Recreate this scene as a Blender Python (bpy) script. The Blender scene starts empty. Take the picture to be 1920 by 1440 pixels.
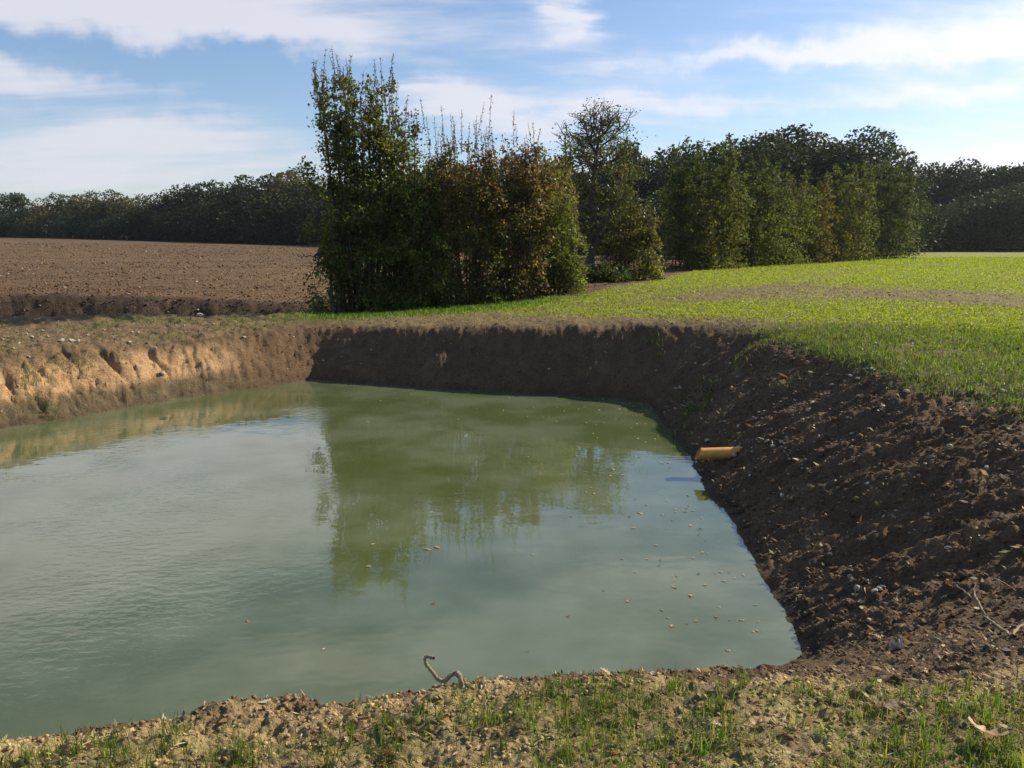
import bpy, math, random
import numpy as np
from mathutils import Vector

# ------------------------------------------------------------------ camera, sky, sun, exposure
SC = bpy.context.scene
COL = SC.collection
R = math.radians
F_PX = 1545.0
PITCH = math.atan(270 / F_PX)
EYE = 2.6
cam_d = bpy.data.cameras.new('camera')
cam = bpy.data.objects.new('camera', cam_d)
COL.objects.link(cam)
cam.location = (0, 0, EYE)
cam.rotation_euler = (R(90) - PITCH, 0, 0)
cam_d.sensor_width = 36
cam_d.lens = F_PX / 1920 * 36
cam_d.clip_start = 0.05
cam_d.clip_end = 4000
SC.camera = cam
SUN_AZ, SUN_EL = R(64), R(33)          # azimuth measured from the view direction towards the right

SC.view_settings.view_transform = 'Standard'
SC.view_settings.look = 'None'
SC.view_settings.exposure = 0.48
SC.view_settings.gamma = 1
SC.view_settings.use_curve_mapping = False
SC.cycles.max_bounces = 6
SC.cycles.transparent_max_bounces = 8
SC.cycles.use_denoising = True

sd = bpy.data.lights.new('sun', 'SUN')
sd.energy = 4.8
sd.angle = R(0.5)
sd.color = (1.0, 0.88, 0.70)
sun = bpy.data.objects.new('sun', sd)
COL.objects.link(sun)
sdir = Vector((math.sin(SUN_AZ) * math.cos(SUN_EL), math.cos(SUN_AZ) * math.cos(SUN_EL), math.sin(SUN_EL)))
sun.rotation_euler = (-sdir).to_track_quat('-Z', 'Y').to_euler()


class NT:
    """short-hand for node trees"""
    def __init__(s, tree):
        s.t = tree
        s.n = tree.nodes
        s.l = tree.links

    def node(s, typ, **kw):
        n = s.n.new(typ)
        for k, v in kw.items():
            setattr(n, k, v)
        return n

    def put(s, sock, v):
        if hasattr(v, 'is_output') or hasattr(v, 'links'):
            s.l.new(v, sock)
        else:
            sock.default_value = v

    def math(s, op, a, b=0.0, c=None, clamp=False):
        n = s.node('ShaderNodeMath', operation=op, use_clamp=clamp)
        s.put(n.inputs[0], a)
        s.put(n.inputs[1], b)
        if c is not None:
            s.put(n.inputs[2], c)
        return n.outputs[0]

    def mix(s, f, a, b, blend='MIX'):
        n = s.node('ShaderNodeMix', data_type='RGBA', blend_type=blend)
        s.put(n.inputs[0], f)
        s.put(n.inputs[6], a)
        s.put(n.inputs[7], b)
        return n.outputs[2]

    def noise(s, vec, scale, detail=4, rough=0.55, dist=0.0):
        n = s.node('ShaderNodeTexNoise')
        if vec is not None:
            s.l.new(vec, n.inputs['Vector'])
        n.inputs['Scale'].default_value = scale
        n.inputs['Detail'].default_value = detail
        n.inputs['Roughness'].default_value = rough
        n.inputs['Distortion'].default_value = dist
        return n.outputs['Fac']

    def ramp(s, f, lo, hi, a=0.0, b=1.0, smooth=True):
        n = s.node('ShaderNodeMapRange', interpolation_type='SMOOTHSTEP' if smooth else 'LINEAR')
        s.put(n.inputs[0], f)
        n.inputs[1].default_value = lo
        n.inputs[2].default_value = hi
        n.inputs[3].default_value = a
        n.inputs[4].default_value = b
        return n.outputs[0]


def build_world():
    w = bpy.data.worlds.new('World')
    SC.world = w
    w.use_nodes = True
    w.node_tree.nodes.clear()
    q = NT(w.node_tree)
    sky = q.node('ShaderNodeTexSky', sky_type='NISHITA')
    sky.sun_disc = False
    sky.sun_elevation = SUN_EL
    sky.sun_rotation = SUN_AZ
    sky.altitude = 100
    sky.air_density = 1.0
    sky.dust_density = 0.6
    sky.ozone_density = 2.2
    tc = q.node('ShaderNodeTexCoord')
    sep = q.node('ShaderNodeSeparateXYZ')
    q.l.new(tc.outputs['Generated'], sep.inputs[0])
    x, y, z = sep.outputs
    az = q.math('ARCTAN2', x, y)
    el = q.math('ARCSINE', z)
    # streaky cloud layer on a plane high overhead
    den = q.math('ADD', q.math('MAXIMUM', z, 0.0), 0.16)
    cx = q.math('DIVIDE', x, den)
    cy = q.math('DIVIDE', y, den)
    comb = q.node('ShaderNodeCombineXYZ')
    q.l.new(q.math('MULTIPLY', cx, 0.36), comb.inputs[0])
    q.l.new(cy, comb.inputs[1])
    n1 = q.noise(comb.outputs[0], 1.5, 9, 0.56, 0.5)
    n2 = q.noise(comb.outputs[0], 5.0, 8, 0.6, 0.25)
    total = q.math('MULTIPLY', q.math('SUBTRACT', n1, 0.5), 1.7)
    total = q.math('ADD', total, q.math('MULTIPLY', q.math('SUBTRACT', n2, 0.5), 1.25))

    def blob(a, e, sa, se, amp):
        da = q.math('DIVIDE', q.math('SUBTRACT', az, R(a)), R(sa))
        de = q.math('DIVIDE', q.math('SUBTRACT', el, R(e)), R(se))
        rr = q.math('ADD', q.math('MULTIPLY', da, da), q.math('MULTIPLY', de, de))
        return q.math('MULTIPLY', q.math('EXPONENT', q.math('MULTIPLY', rr, -1.0)), amp)

    wn = q.noise(tc.outputs['Generated'], 7.0, 6, 0.6)
    wm = q.noise(comb.outputs[0], 2.3, 6, 0.6)
    az = q.math('ADD', az, q.math('MULTIPLY', q.math('SUBTRACT', wm, 0.5), R(16)))
    el = q.math('ADD', el, q.math('MULTIPLY', q.math('SUBTRACT', wn, 0.5), R(7)))

    for a in CLOUDS:
        total = q.math('ADD', total, blob(*a))
    mask = q.ramp(total, -0.08, 0.85)
    # cloud brightness: brighter towards the sun's side
    s = q.node('ShaderNodeVectorMath', operation='DOT_PRODUCT')
    q.l.new(tc.outputs['Generated'], s.inputs[0])
    s.inputs[1].default_value = tuple(sdir)
    glow = q.math('POWER', q.math('MAXIMUM', s.outputs['Value'], 0.0), 3.0)
    cb = q.math('ADD', q.math('MULTIPLY', glow, CLOUD_SUN), CLOUD_BASE)
    cc = q.node('ShaderNodeCombineXYZ')
    q.l.new(q.math('MULTIPLY', cb, 0.98), cc.inputs[0])
    q.l.new(q.math('MULTIPLY', cb, 0.985), cc.inputs[1])
    q.l.new(q.math('MULTIPLY', cb, 1.07), cc.inputs[2])
    tint = q.mix(1.0, sky.outputs[0], SKY_TINT, 'MULTIPLY')
    mixed = q.mix(q.math('MULTIPLY', mask, 0.88), tint, cc.outputs[0])
    bg = q.node('ShaderNodeBackground')
    q.l.new(mixed, bg.inputs[0])
    bg.inputs[1].default_value = SKY_STRENGTH
    out = q.node('ShaderNodeOutputWorld')
    q.l.new(bg.outputs[0], out.inputs[0])


SKY_STRENGTH = 0.10
SKY_TINT = (0.93, 0.95, 1.03, 1)
CLOUD_BASE, CLOUD_SUN = 5.8, 4.2
CLOUDS = [  # azimuth, elevation, width, height (degrees), weight
    (-26, 13.4, 12, 1.7, 0.62), (-32, 9.2, 8, 1.3, 0.58), (-25, 6.2, 9, 1.6, 0.62),
    (-16, 13.0, 5, 1.2, 0.35), (2.4, 13.6, 2.0, 1.3, 0.85), (-3.0, 9.2, 3.4, 1.7, 0.8), (1.5, 7.4, 5, 1.4, 0.6),
    (27, 11.4, 11, 1.3, 0.6), (17, 11.4, 12, 0.6, 0.45), (12, 8.4, 13, 0.7, 0.4), (24, 8.0, 9, .7, -.25), (30, 4.6, 10, 1.0, 0.5), (36, 10, 6, 5, 0.7),
    (-33, 3.5, 14, 1.5, 0.5), (0, 4.5, 30, 2.0, 0.3), (18, 10, 20, 5, .12), (27, 8.6, 10, .8, .35), (32, 13, 8, 2, .3), (22, 6.2, 9, .5, .3), (-18, 10.2, 12, 1.1, -0.75), (8, 14.2, 7, 1.2, -0.25),
    (-28, 18.0, 18, 5, 1.3), (20, 24, 20, 5, 0.5), (-8, 23, 9, 4, -0.35), (-14, 28, 10, 3, 0.3), (-26, 24.5, 8, 1.6, -.6), (10, 18, 8, 2, -0.4),
]
build_world()

# ------------------------------------------------------------------ helpers
RNG = np.random.default_rng(7)


def rays(u, v):
    xc = (u - 960) / F_PX
    yc = (720 - v) / F_PX
    return xc, math.cos(PITCH) + yc * math.sin(PITCH), -math.sin(PITCH) + yc * math.cos(PITCH)


def PX(u, v, z):
    """where a photo point stands in the place, if its height is z"""
    x, y, d = rays(u, v)
    k = (z - EYE) / d
    return x * k, y * k


def PD(u, v, Y):
    x, y, d = rays(u, v)
    k = Y / y
    return x * k, Y, EYE + d * k


def tag(o, label=None, cat=None, group=None, kind=None):
    if label:
        o['label'] = label
    if cat:
        o['category'] = cat
    if group:
        o['group'] = group
    if kind:
        o['kind'] = kind
    return o


def empty(name, loc, rz=0.0):
    o = bpy.data.objects.new(name, None)
    o.location = loc
    o.rotation_euler = (0, 0, rz)
    COL.objects.link(o)
    return o


def mesh_np(name, V, F, col=None, smooth=False, attrs=None):
    """mesh from numpy arrays; F is (n,3) or (n,4)"""
    V = np.asarray(V, np.float32)
    F = np.asarray(F, np.int32)
    me = bpy.data.meshes.new(name)
    me.vertices.add(len(V))
    me.vertices.foreach_set('co', V.ravel())
    k = F.shape[1]
    me.loops.add(F.size)
    me.loops.foreach_set('vertex_index', F.ravel())
    me.polygons.add(len(F))
    me.polygons.foreach_set('loop_start', np.arange(0, F.size, k, dtype=np.int32))
    me.polygons.foreach_set('loop_total', np.full(len(F), k, np.int32))
    if smooth:
        me.polygons.foreach_set('use_smooth', np.ones(len(F), bool))
    if col is not None:
        a = me.color_attributes.new('Col', 'FLOAT_COLOR', 'POINT')
        c = np.ones((len(V), 4), np.float32)
        c[:, :3] = col
        a.data.foreach_set('color', c.ravel())
    for an, av in (attrs or {}).items():
        a = me.attributes.new(an, 'FLOAT', 'POINT')
        a.data.foreach_set('value', np.asarray(av, np.float32))
    me.update(calc_edges=True)
    me.validate()
    return me


def obj_np(name, V, F, mat, parent=None, col=None, smooth=False, attrs=None, loc=None):
    me = mesh_np(name, V, F, col, smooth, attrs)
    me.materials.append(mat)
    o = bpy.data.objects.new(name, me)
    COL.objects.link(o)
    if parent is not None:
        o.parent = parent
    if loc is not None:
        o.location = loc
    return o


def dup(root, loc, rz, label=None, group=None, scale=None):
    r = root.copy()
    COL.objects.link(r)
    r.location = loc
    r.rotation_euler = (root.rotation_euler[0], root.rotation_euler[1], rz)
    if scale:
        r.scale = scale
    if label:
        r['label'] = label
    if group:
        r['group'] = group
    for ch in list(root.children):
        c = ch.copy()
        COL.objects.link(c)
        c.parent = r
    return r


# ---- noise
def _hash(ix, iy, seed):
    h = (ix.astype(np.int64) * 374761393 + iy.astype(np.int64) * 668265263 + seed * 1442695041) & 0xFFFFFFFF
    h = ((h ^ (h >> 13)) * 1274126177) & 0xFFFFFFFF
    return h ^ (h >> 16)


def perlin(x, y, seed=0):
    ix = np.floor(x)
    iy = np.floor(y)
    fx = x - ix
    fy = y - iy
    ix = ix.astype(np.int64)
    iy = iy.astype(np.int64)
    ux = fx * fx * fx * (fx * (fx * 6 - 15) + 10)
    uy = fy * fy * fy * (fy * (fy * 6 - 15) + 10)

    def g(dx, dy):
        a = _hash(ix + dx, iy + dy, seed) * (2 * math.pi / 4294967296.0)
        return np.cos(a) * (fx - dx) + np.sin(a) * (fy - dy)
    n0 = g(0, 0) * (1 - ux) + g(1, 0) * ux
    n1 = g(0, 1) * (1 - ux) + g(1, 1) * ux
    return (n0 * (1 - uy) + n1 * uy) * 1.5


def fbm(x, y, seed=0, oct=4, gain=0.5):
    s = 0
    a = 1.0
    t = 0
    for i in range(oct):
        s = s + a * perlin(x * 2 ** i, y * 2 ** i, seed + i * 17)
        t += a
        a *= gain
    return s / t


def clods(x, y, seed=0):
    """rounded lumps on a plane, 0..1"""
    ix = np.floor(x).astype(np.int64)
    iy = np.floor(y).astype(np.int64)
    best = np.zeros_like(x)
    for dx in (-1, 0, 1):
        for dy in (-1, 0, 1):
            h = _hash(ix + dx, iy + dy, seed)
            px = ix + dx + (h & 0xFFFF) / 65536.0
            py = iy + dy + ((h >> 16) & 0xFFFF) / 65536.0
            r = 0.35 + 0.5 * ((_hash(ix + dx, iy + dy, seed + 5) & 0xFFFF) / 65536.0)
            d2 = ((x - px) ** 2 + (y - py) ** 2) / (r * r)
            best = np.maximum(best, np.sqrt(np.maximum(0, 1 - d2)) * r)
    return best


def sstep(a, b, x):
    t = np.clip((x - a) / (b - a), 0, 1)
    return t * t * (3 - 2 * t)


def lerp(a, b, t):
    return a + (b - a) * t


def crgb(c, *m):
    """blend colours: base c then (colour, mask) pairs"""
    c = np.asarray(c, float)
    if c.ndim == 1:
        c = np.repeat(c[None], len(m[0][1]), 0)
    for k, w in m:
        w = np.clip(w, 0, 1)[:, None]
        c = c * (1 - w) + np.asarray(k, float) * w
    return c


# ------------------------------------------------------------------ terrain shape
SHORE_PX = [(0, 805), (150, 780), (330, 748), (480, 727), (590, 712), (700, 722), (800, 728), (1000, 740),
            (1150, 748), (1215, 757), (1240, 790), (1300, 870), (1330, 930), (1380, 990), (1435, 1085), (1510, 1225)]
SHORE = [PX(u, v, 0.0) for u, v in SHORE_PX]
SHORE += [(1.5, 4.62), (0.6, 4.5), (-0.4, 4.3), (-1.6, 4.0), (-3.0, 3.75), (-5.0, 3.7), (-7.5, 4.2), (-9.5, 5.6), (-9.9, 7.4), (-8.7, 9.3)]
SHORE = np.array(SHORE)


def shore_dist(x, y):
    """signed distance to the water's edge (positive on land) and position along it"""
    n = len(SHORE)
    best = np.full(x.shape, 1e9)
    inside = np.zeros(x.shape, bool)
    along = np.zeros(x.shape)
    acc = 0.0
    for i in range(n):
        ax, ay = SHORE[i]
        bx, by = SHORE[(i + 1) % n]
        dx, dy = bx - ax, by - ay
        L2 = dx * dx + dy * dy
        t = np.clip(((x - ax) * dx + (y - ay) * dy) / L2, 0, 1)
        d = np.hypot(x - ax - t * dx, y - ay - t * dy)
        m = d < best
        best = np.where(m, d, best)
        along = np.where(m, acc + t * math.sqrt(L2), along)
        acc += math.sqrt(L2)
        c = ((ay > y) != (by > y)) & (x < (bx - ax) * (y - ay) / (by - ay + 1e-12) + ax)
        inside ^= c
    return np.where(inside, -best, best), along


CTRL = [(0, 0, 1.0), (0, -5, 1.0), (-5, -5, 1.0), (6, -5, 1.1), (-3, 2.3, 1.0), (-1.7, 2.5, 1.0), (-.5, 2.72, 1.0), (.7, 3.0, 1.0), (2, 3, 1.01), (3, 2.6, 1.05), (5, 1, 1.2),
        (-4, 1, 1.0), (-9, 0, 1.0), (3.32, 11.6, 1.30), (3.65, 8.2, 1.33), (4.0, 6.3, 1.32), (4.4, 4.6, 1.22), (3.2, 3.2, 1.06),
        (2.4, 13.9, 1.25), (.38, 14.84, 1.15), (-1.8, 15.6, 1.06), (-3.77, 16.1, .99), (-4.4, 16.2, .97), (-6.1, 14.3, .88), (-7.9, 12.5, .95),
        (-10, 9.5, 1.0), (-12, 6, 1.0), (-10.7, 17.0, .9), (-7.6, 18.0, .93), (-5.5, 18.4, .88),
        (-12.5, 20.3, 1.22), (-8.5, 21, 1.05), (-15, 25, 1.35), (-4.2, 20.4, .82), (-2.5, 20.7, .9), (0, 21.3, 1.06), (1.73, 22.4, 1.25), (4.3, 27.8, 1.28), (7.9, 37.4, 1.3),
        (13.6, 45, 1.3), (25.6, 58.9, 1.3), (57.6, 93.9, 1.3), (10, 15, 1.36), (8, 11, 1.36), (7, 7, 1.34), (20, 25, 1.40), (40, 60, 1.38), (16, 12, 1.4), (30, 20, 1.4), (60, 60, 1.3),
        (-118, 190, 3.25), (-70, 165, 2.45), (-34, 140, 1.8), (-4, 112, 1.2), (18, 102, .9), (45, 110, 1.2), (-25, 42, 1.55), (-10, 40, 1.2), (-60, 60, 2.1), (2, 45, 1.0), (-150, 60, 2.6),
        (6, 60, .9), (150, 150, 1.4), (0, 400, 3), (300, 300, 2), (-300, 300, 4), (-300, -100, 2), (0, -300, 2), (300, -100, 2)]
CTRL = np.array(CTRL, float)


def _lg(x, y):
    r = np.hypot(x, y) + 1e-6
    k = np.log1p(r / 6.0) / r
    return x * k, y * k


def _tps_fit():
    px, py = _lg(CTRL[:, 0], CTRL[:, 1])
    n = len(px)
    d2 = (px[:, None] - px[None]) ** 2 + (py[:, None] - py[None]) ** 2
    K = 0.5 * d2 * np.log(d2 + 1e-12) + np.eye(n) * 0.002
    Pm = np.stack([np.ones(n), px, py], 1)
    A = np.zeros((n + 3, n + 3))
    A[:n, :n] = K
    A[:n, n:] = Pm
    A[n:, :n] = Pm.T
    b = np.zeros(n + 3)
    b[:n] = CTRL[:, 2]
    return np.linalg.solve(A, b), px, py


_TW, _TX, _TY = _tps_fit()


def plateau(x, y):
    px, py = _lg(x, y)
    z = _TW[-3] + _TW[-2] * px + _TW[-1] * py
    for i in range(len(_TX)):
        d2 = (px - _TX[i]) ** 2 + (py - _TY[i]) ** 2
        z = z + _TW[i] * 0.5 * d2 * np.log(d2 + 1e-12)
    return z


HEDGE = np.array([(-400, 10.), (-60, 14), (-16, 18.0), (-8, 19.4), (-4.3, 20.0), (0, 20.8), (1.7, 21.6), (4.2, 26.8), (7.7, 36), (13.6, 44), (25, 57.5), (36, 80), (58, 108), (400, 330)])
DITCH = np.array([(-400, 10.), (-60, 14), (-16, 18.4), (-12, 18.9), (-8, 19.6), (-4.8, 20.2), (-3.8, 20.6)])


def hedge_side(x, y):
    return y - np.interp(x, HEDGE[:, 0], HEDGE[:, 1])


def slope_width(x, y):
    a = np.degrees(np.arctan2(x + 2.0, y - 9.0))     # 0 = far, 90 = right, 180 = near, -90 = left
    ka = [-180, -140, -100, -60, -45, -35, -20, 0, 25, 42, 55, 75, 95, 125, 145, 160, 180]
    kw = [1.37, 1.22, 1.2, 1.2, 1.0, 1.05, .95, .85, .8, 1.0, 1.45, 1.6, 1.85, 1.95, 1.68, 1.43, 1.37]
    return np.interp(a, ka, kw), a


GULLY = []


def terrain(x, y, info=False):
    """height of the ground and the masks used to colour it"""
    r = np.hypot(x, y)
    zp = plateau(x, y)
    d, s = shore_dist(x, y)
    w, a = slope_width(x, y)
    near = sstep(60, 35, r)
    left = sstep(-19, -30, a) * sstep(-150, -120, a)          # left bank
    right = sstep(38, 60, a) * sstep(140, 125, a)             # right bank
    far = sstep(-34, -22, a) * sstep(50, 36, a)
    d = d + near * (0.07 * fbm(x * 1.1, y * 1.1, 3, 3) + 0.03 * fbm(x * 5, y * 5, 4, 3))
    wn = w * (1 + 0.16 * fbm(x * .8, y * .8, 8, 3) * near)
    t = d / wn
    # bucket marks and gullies running down the banks
    tt = np.clip(t, 0, 1)
    bump = tt * (1 - tt) * 4
    q = s * 1.05 - (1 - tt) * 1.35 + .25 * fbm(x * 2.2, y * 2.2, 20, 3)
    gl = np.abs(fbm(q * 1.1, tt * .45 + s * .05, 21, 3, .6))
    gully = left * sstep(0, .3, tt) * sstep(1.25, .7, t) * (sstep(.14, .0, gl) * .09 * sstep(-.35, .2, fbm(s * .9, tt * 1.2, 22, 2)) - .04)
    qr = s * 2.2 - tt * .9
    gr = np.abs(fbm(qr, tt * .5, 33, 4, .55))
    rid = right * bump * (sstep(.25, .0, gr) * .07 - .02)
    # profile
    k = .10
    h = np.clip((1 + t - np.sqrt((1 - t) ** 2 + k)) / 2 + k * .12, None, 1)
    h0 = (1 - math.sqrt(1 + k)) / 2 + k * .12
    h = (h - h0) / (1 - h0)
    z = np.where(t > 0, zp * h, t * wn * .7)
    z = np.maximum(z, -.9)
    z = z - gully - rid
    z = z - far * bump * .10 * sstep(.1, .9, tt)      # slight overhang feel: a hollow under the far rim
    n_ed = fbm(x * 6, y * 6, 53, 3)
    for (ax_, ay_), (bx_, by_), dp_, wd_ in GULLY:
        ex, ey = bx_ - ax_, by_ - ay_
        tg = np.clip(((x - ax_) * ex + (y - ay_) * ey) / (ex * ex + ey * ey), 0, 1)
        dg = np.hypot(x - ax_ - tg * ex, y - ay_ - tg * ey)
        z = z - .80 * dp_ * np.exp(-(dg / (wd_ * .50 * (1 + .5 * perlin(x * 9, y * 9, 24)))) ** 2) * sstep(-.1, .3, tg) * sstep(1.1, .6, tg)
    # ditch along the far side of the left strip, with a ridge of spoil
    dl = y - np.interp(x, DITCH[:, 0], DITCH[:, 1])
    dm = sstep(-3.4, -4.6, x)
    dn = dl + .35 * fbm(x * .7, y * .7, 52, 4) + .04 * n_ed
    z = z + dm * (-.50 * (1 - sstep(-.1, 1.05, dn)) * sstep(-2.2, -.3, dl) + .16 * sstep(-.1, 1.05, dn) * np.exp(-(np.maximum(dl - 1.0, 0) / 2.2) ** 2))
    z = z + dm * .12 * np.exp(-((dl + 1.6) / .8) ** 2) * (1 + fbm(x * 1.5, y * 1.5, 51, 3))
    # roughness
    land = sstep(-.1, .15, d)
    side = hedge_side(x, y)
    plough = sstep(.4, 1.2, side) * sstep(30, 12, np.maximum(x - 3, 0) - (y - 20) * .0)
    plough = sstep(.2, 1.0, side)
    bank = sstep(1.35, .9, t) * land
    c1 = clods(x * 4.2, y * 4.2, 61)
    c2 = clods(x * 11, y * 11, 62)
    c3 = clods(x * 27, y * 27, 63)
    n1 = fbm(x * 1.6, y * 1.6, 64, 4)
    n2 = fbm(x * 9, y * 9, 65, 4)
    lod = sstep(40, 14, r)
    rough = .055 * n1 * near + lod * (.016 * n2 + .010 * (c2 - .3) + .004 * (c3 - .3))
    # side walls of the pond are lumpier
    nbk = sstep(4.9, 4.2, y) * sstep(-8, -6, x)
    rough = rough + bank * lod * (1 - .72 * nbk) * ((.045 - .026 * right - .033 * left) * (c1 - .25) * (.2 + .8 * sstep(-.1, .5, n1)) + (.018 - .009 * right) * (c2 - .3) + .010 * (c3 - .3) + (.03 - .010 * right) * n2 + (.012 + .012 * left) * fbm(x * 17, y * 17, 66, 4, .6) + (.7 * left + .6 * right + far) * .045 * (np.abs(fbm(q * 2.6, tt * 1.2, 23, 4, .6)) - .2))
    nearbank = sstep(5, 4, y) * sstep(3.8, 2.8, np.hypot(x, y - 1.0) * .9)
    rough = rough + nearbank * (.014 * fbm(x * 3.5, y * 3.5, 70, 4) + .004 * (c2 - .3) + .007 * (c3 - .3) + .011 * fbm(x * 30, y * 30, 73, 3))
    lip = np.exp(-((t - 1.0) / .14) ** 2) * lod
    rough = rough + lip * (.012 * (c1 - .2) * sstep(-.1, .3, fbm(x * 1.3, y * 1.3, 72, 2)) + .02 * n2)
    strip = sstep(-4, -5, x) * sstep(10, 12, y) * sstep(1, 1.3, t) * sstep(.4, -.4, side)
    rough = rough + strip * lod * (.06 * (c1 - .25) + .03 * n2)
    fur = np.sin((x * .86 - y * .5) * 2 * math.pi / 1.1)
    rough = rough + plough * near * (.04 * (clods(x * 3, y * 3, 75) - .25) + .015 * fur)
    z = z + rough * land + (1 - land) * .0
    if not info:
        return z
    return z, dict(d=d, t=t, tt=tt, a=a, left=left, right=right, far=far, side=side, plough=plough, bank=bank, land=land,
                   n1=n1, n2=n2, c1=c1, c2=c2, c3=c3, strip=strip, near=near, gl=gl, gr=gr, r=r, s=s, ditch=dm * sstep(-1.1, -.3, dl) * sstep(1.7, .9, dl + .5 * n1), dl=dl)


def ground_z(x, y):
    x = np.atleast_1d(np.asarray(x, float))
    y = np.atleast_1d(np.asarray(y, float))
    return terrain(x, y)


def at_ground(u, v, n=260, lo=2.0, hi=60.0):
    """march a photo ray to the ground"""
    x, y, d = rays(u, v)
    k = np.geomspace(lo, hi, 700)
    zz = ground_z(x * k, y * k)
    g = EYE + d * k - zz
    i = int(np.argmax(g < 0))
    i = max(i, 1)
    a = g[i - 1] / (g[i - 1] - g[i] + 1e-9)
    kk = k[i - 1] + (k[i] - k[i - 1]) * a
    return Vector((x * kk, y * kk, float(ground_z(x * kk, y * kk)[0])))


def set_gullies():
    marks = [(180, 652, 232, 702, .20, .13), (110, 655, 150, 700, .10, .08), (45, 668, 95, 722, .14, .10), (0, 690, 32, 745, .12, .09), (275, 664, 325, 714, .12, .07), (225, 700, 262, 745, .08, .07),
             (300, 722, 352, 745, .08, .06), (365, 692, 400, 720, .08, .05), (388, 645, 420, 680, .06, .04), (150, 705, 200, 752, .07, .08), (60, 735, 85, 775, .07, .07), (10, 725, 30, 762, .08, .06), (205, 655, 215, 690, .06, .06), (440, 690, 470, 712, .05, .05)]
    out = []
    for u0, v0, u1, v1, dp, wd in marks:
        p, q = at_ground(u0, v0), at_ground(u1, v1)
        out.append(((p.x, p.y), (q.x, q.y), dp, wd))
    GULLY.extend(out)


set_gullies()

# sowing pattern of the crop field: bright young crop with bare strips
BAND_A = np.array([PX(1380, 588, 1.33), PX(1490, 590, 1.33), PX(1700, 600, 1.33), PX(1920, 622, 1.33), PX(2300, 670, 1.33)])
BAND_B = np.array([PX(1000, 572, 1.3), PX(1200, 563, 1.33), PX(1500, 548, 1.35), PX(1700, 556, 1.35), PX(1920, 566, 1.35), PX(2300, 590, 1.35)])


TRACK = np.array([PX(1400, 560, 1.34), PX(1500, 540, 1.36), PX(1560, 520, 1.38), PX(1660, 506, 1.38), PX(1800, 494, 1.36)])


def polydist(x, y, P):
    best = np.full(x.shape, 1e9)
    for i in range(len(P) - 1):
        ax, ay = P[i]
        dx, dy = P[i + 1] - P[i]
        t = np.clip(((x - ax) * dx + (y - ay) * dy) / (dx * dx + dy * dy), 0, 1)
        best = np.minimum(best, np.hypot(x - ax - t * dx, y - ay - t * dy))
    return best


def crop_mask(x, y, side, t):
    field = sstep(-.6, -2.2, side) * sstep(-3.0, 1.5, x) * sstep(1.2, 1.9, t)
    rowdir = (x * .93 + y * .36)
    n = fbm(x * .22, y * .22, 81, 4)
    fine = fbm(x * 1.4, y * 1.4, 82, 3)
    stripe = fbm((x * .5 - y * .86) * .9, (x * .86 + y * .5) * .06, 83, 3)
    dens = .80 + .9 * n + .5 * stripe + .55 * fine + .35 * fbm(x * 4, y * 4, 84, 2)
    # bare strip
    db = polydist(x, y, BAND_B)
    dens = dens - (.35 + 1.0 * sstep(2.5, 7.5, x)) * np.exp(-(db / (1.5 + .8 * n)) ** 2)
    # strong strip
    da = polydist(x, y, BAND_A)
    dens = dens + 1.3 * np.exp(-(da / 1.1) ** 2)
    # between pond and strong strip: thin grass instead
    vg = sstep(12.6, 10.4, y + .9 * (x - 4.5)) * sstep(1.6, 3.2, da)
    dens = dens - .15 * sstep(26, 15, y) * sstep(8, 2, x)
    dens = dens + .3 * sstep(16, 40, y) - .7 * np.exp(-(np.minimum(polydist(x, y, TRACK), polydist(x + 1.3, y + .9, TRACK)) / .3) ** 2)
    dens = dens - sstep(0.8, 2.0, da) * sstep(14.5, 11.5, y + .55 * (x - 5)) * 1.6
    return field * (.10 + .90 * sstep(.05, 1.05, dens)), field


def grass_mask(x, y, m):
    """thin grass on the rims, verges and the bank the camera stands on"""
    n = fbm(x * .9, y * .9, 91, 4)
    n3 = fbm(x * 3.1, y * 3.1, 92, 3)
    da = polydist(x, y, BAND_A)
    rim = sstep(2.6, 3.4, x) * sstep(.96, 1.15, m['t']) * sstep(13.2, 11.2, y + .5 * (x - 5)) * sstep(2.5, 4.0, y) * sstep(-.6, .1, n + .5 * n3 + .15)
    verge = np.exp(-((m['side'] + 1.5) / .9) ** 2) * sstep(-5.5, -4, x) * sstep(2.5, -1.0, x) * sstep(-.5, .0, n + .25)
    left = m['strip'] * sstep(-.05, .35, n + .4 * n3) * .5 + sstep(-2.8, -4, x) * sstep(-9, -6.5, x) * np.exp(-((m['side'] + 2.3) / .5) ** 2) * .9 * sstep(-.3, .1, n)
    nb = sstep(1.0, 1.1, m['t']) * sstep(4.2, 3.2, y) * sstep(-.35, .35, n + .55 * n3 + .04 * x) * sstep(6, 4, m['r'])
    return np.clip(rim, 0, 1), np.clip(verge, 0, 1), np.clip(left, 0, 1), np.clip(nb, 0, 1)


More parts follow.
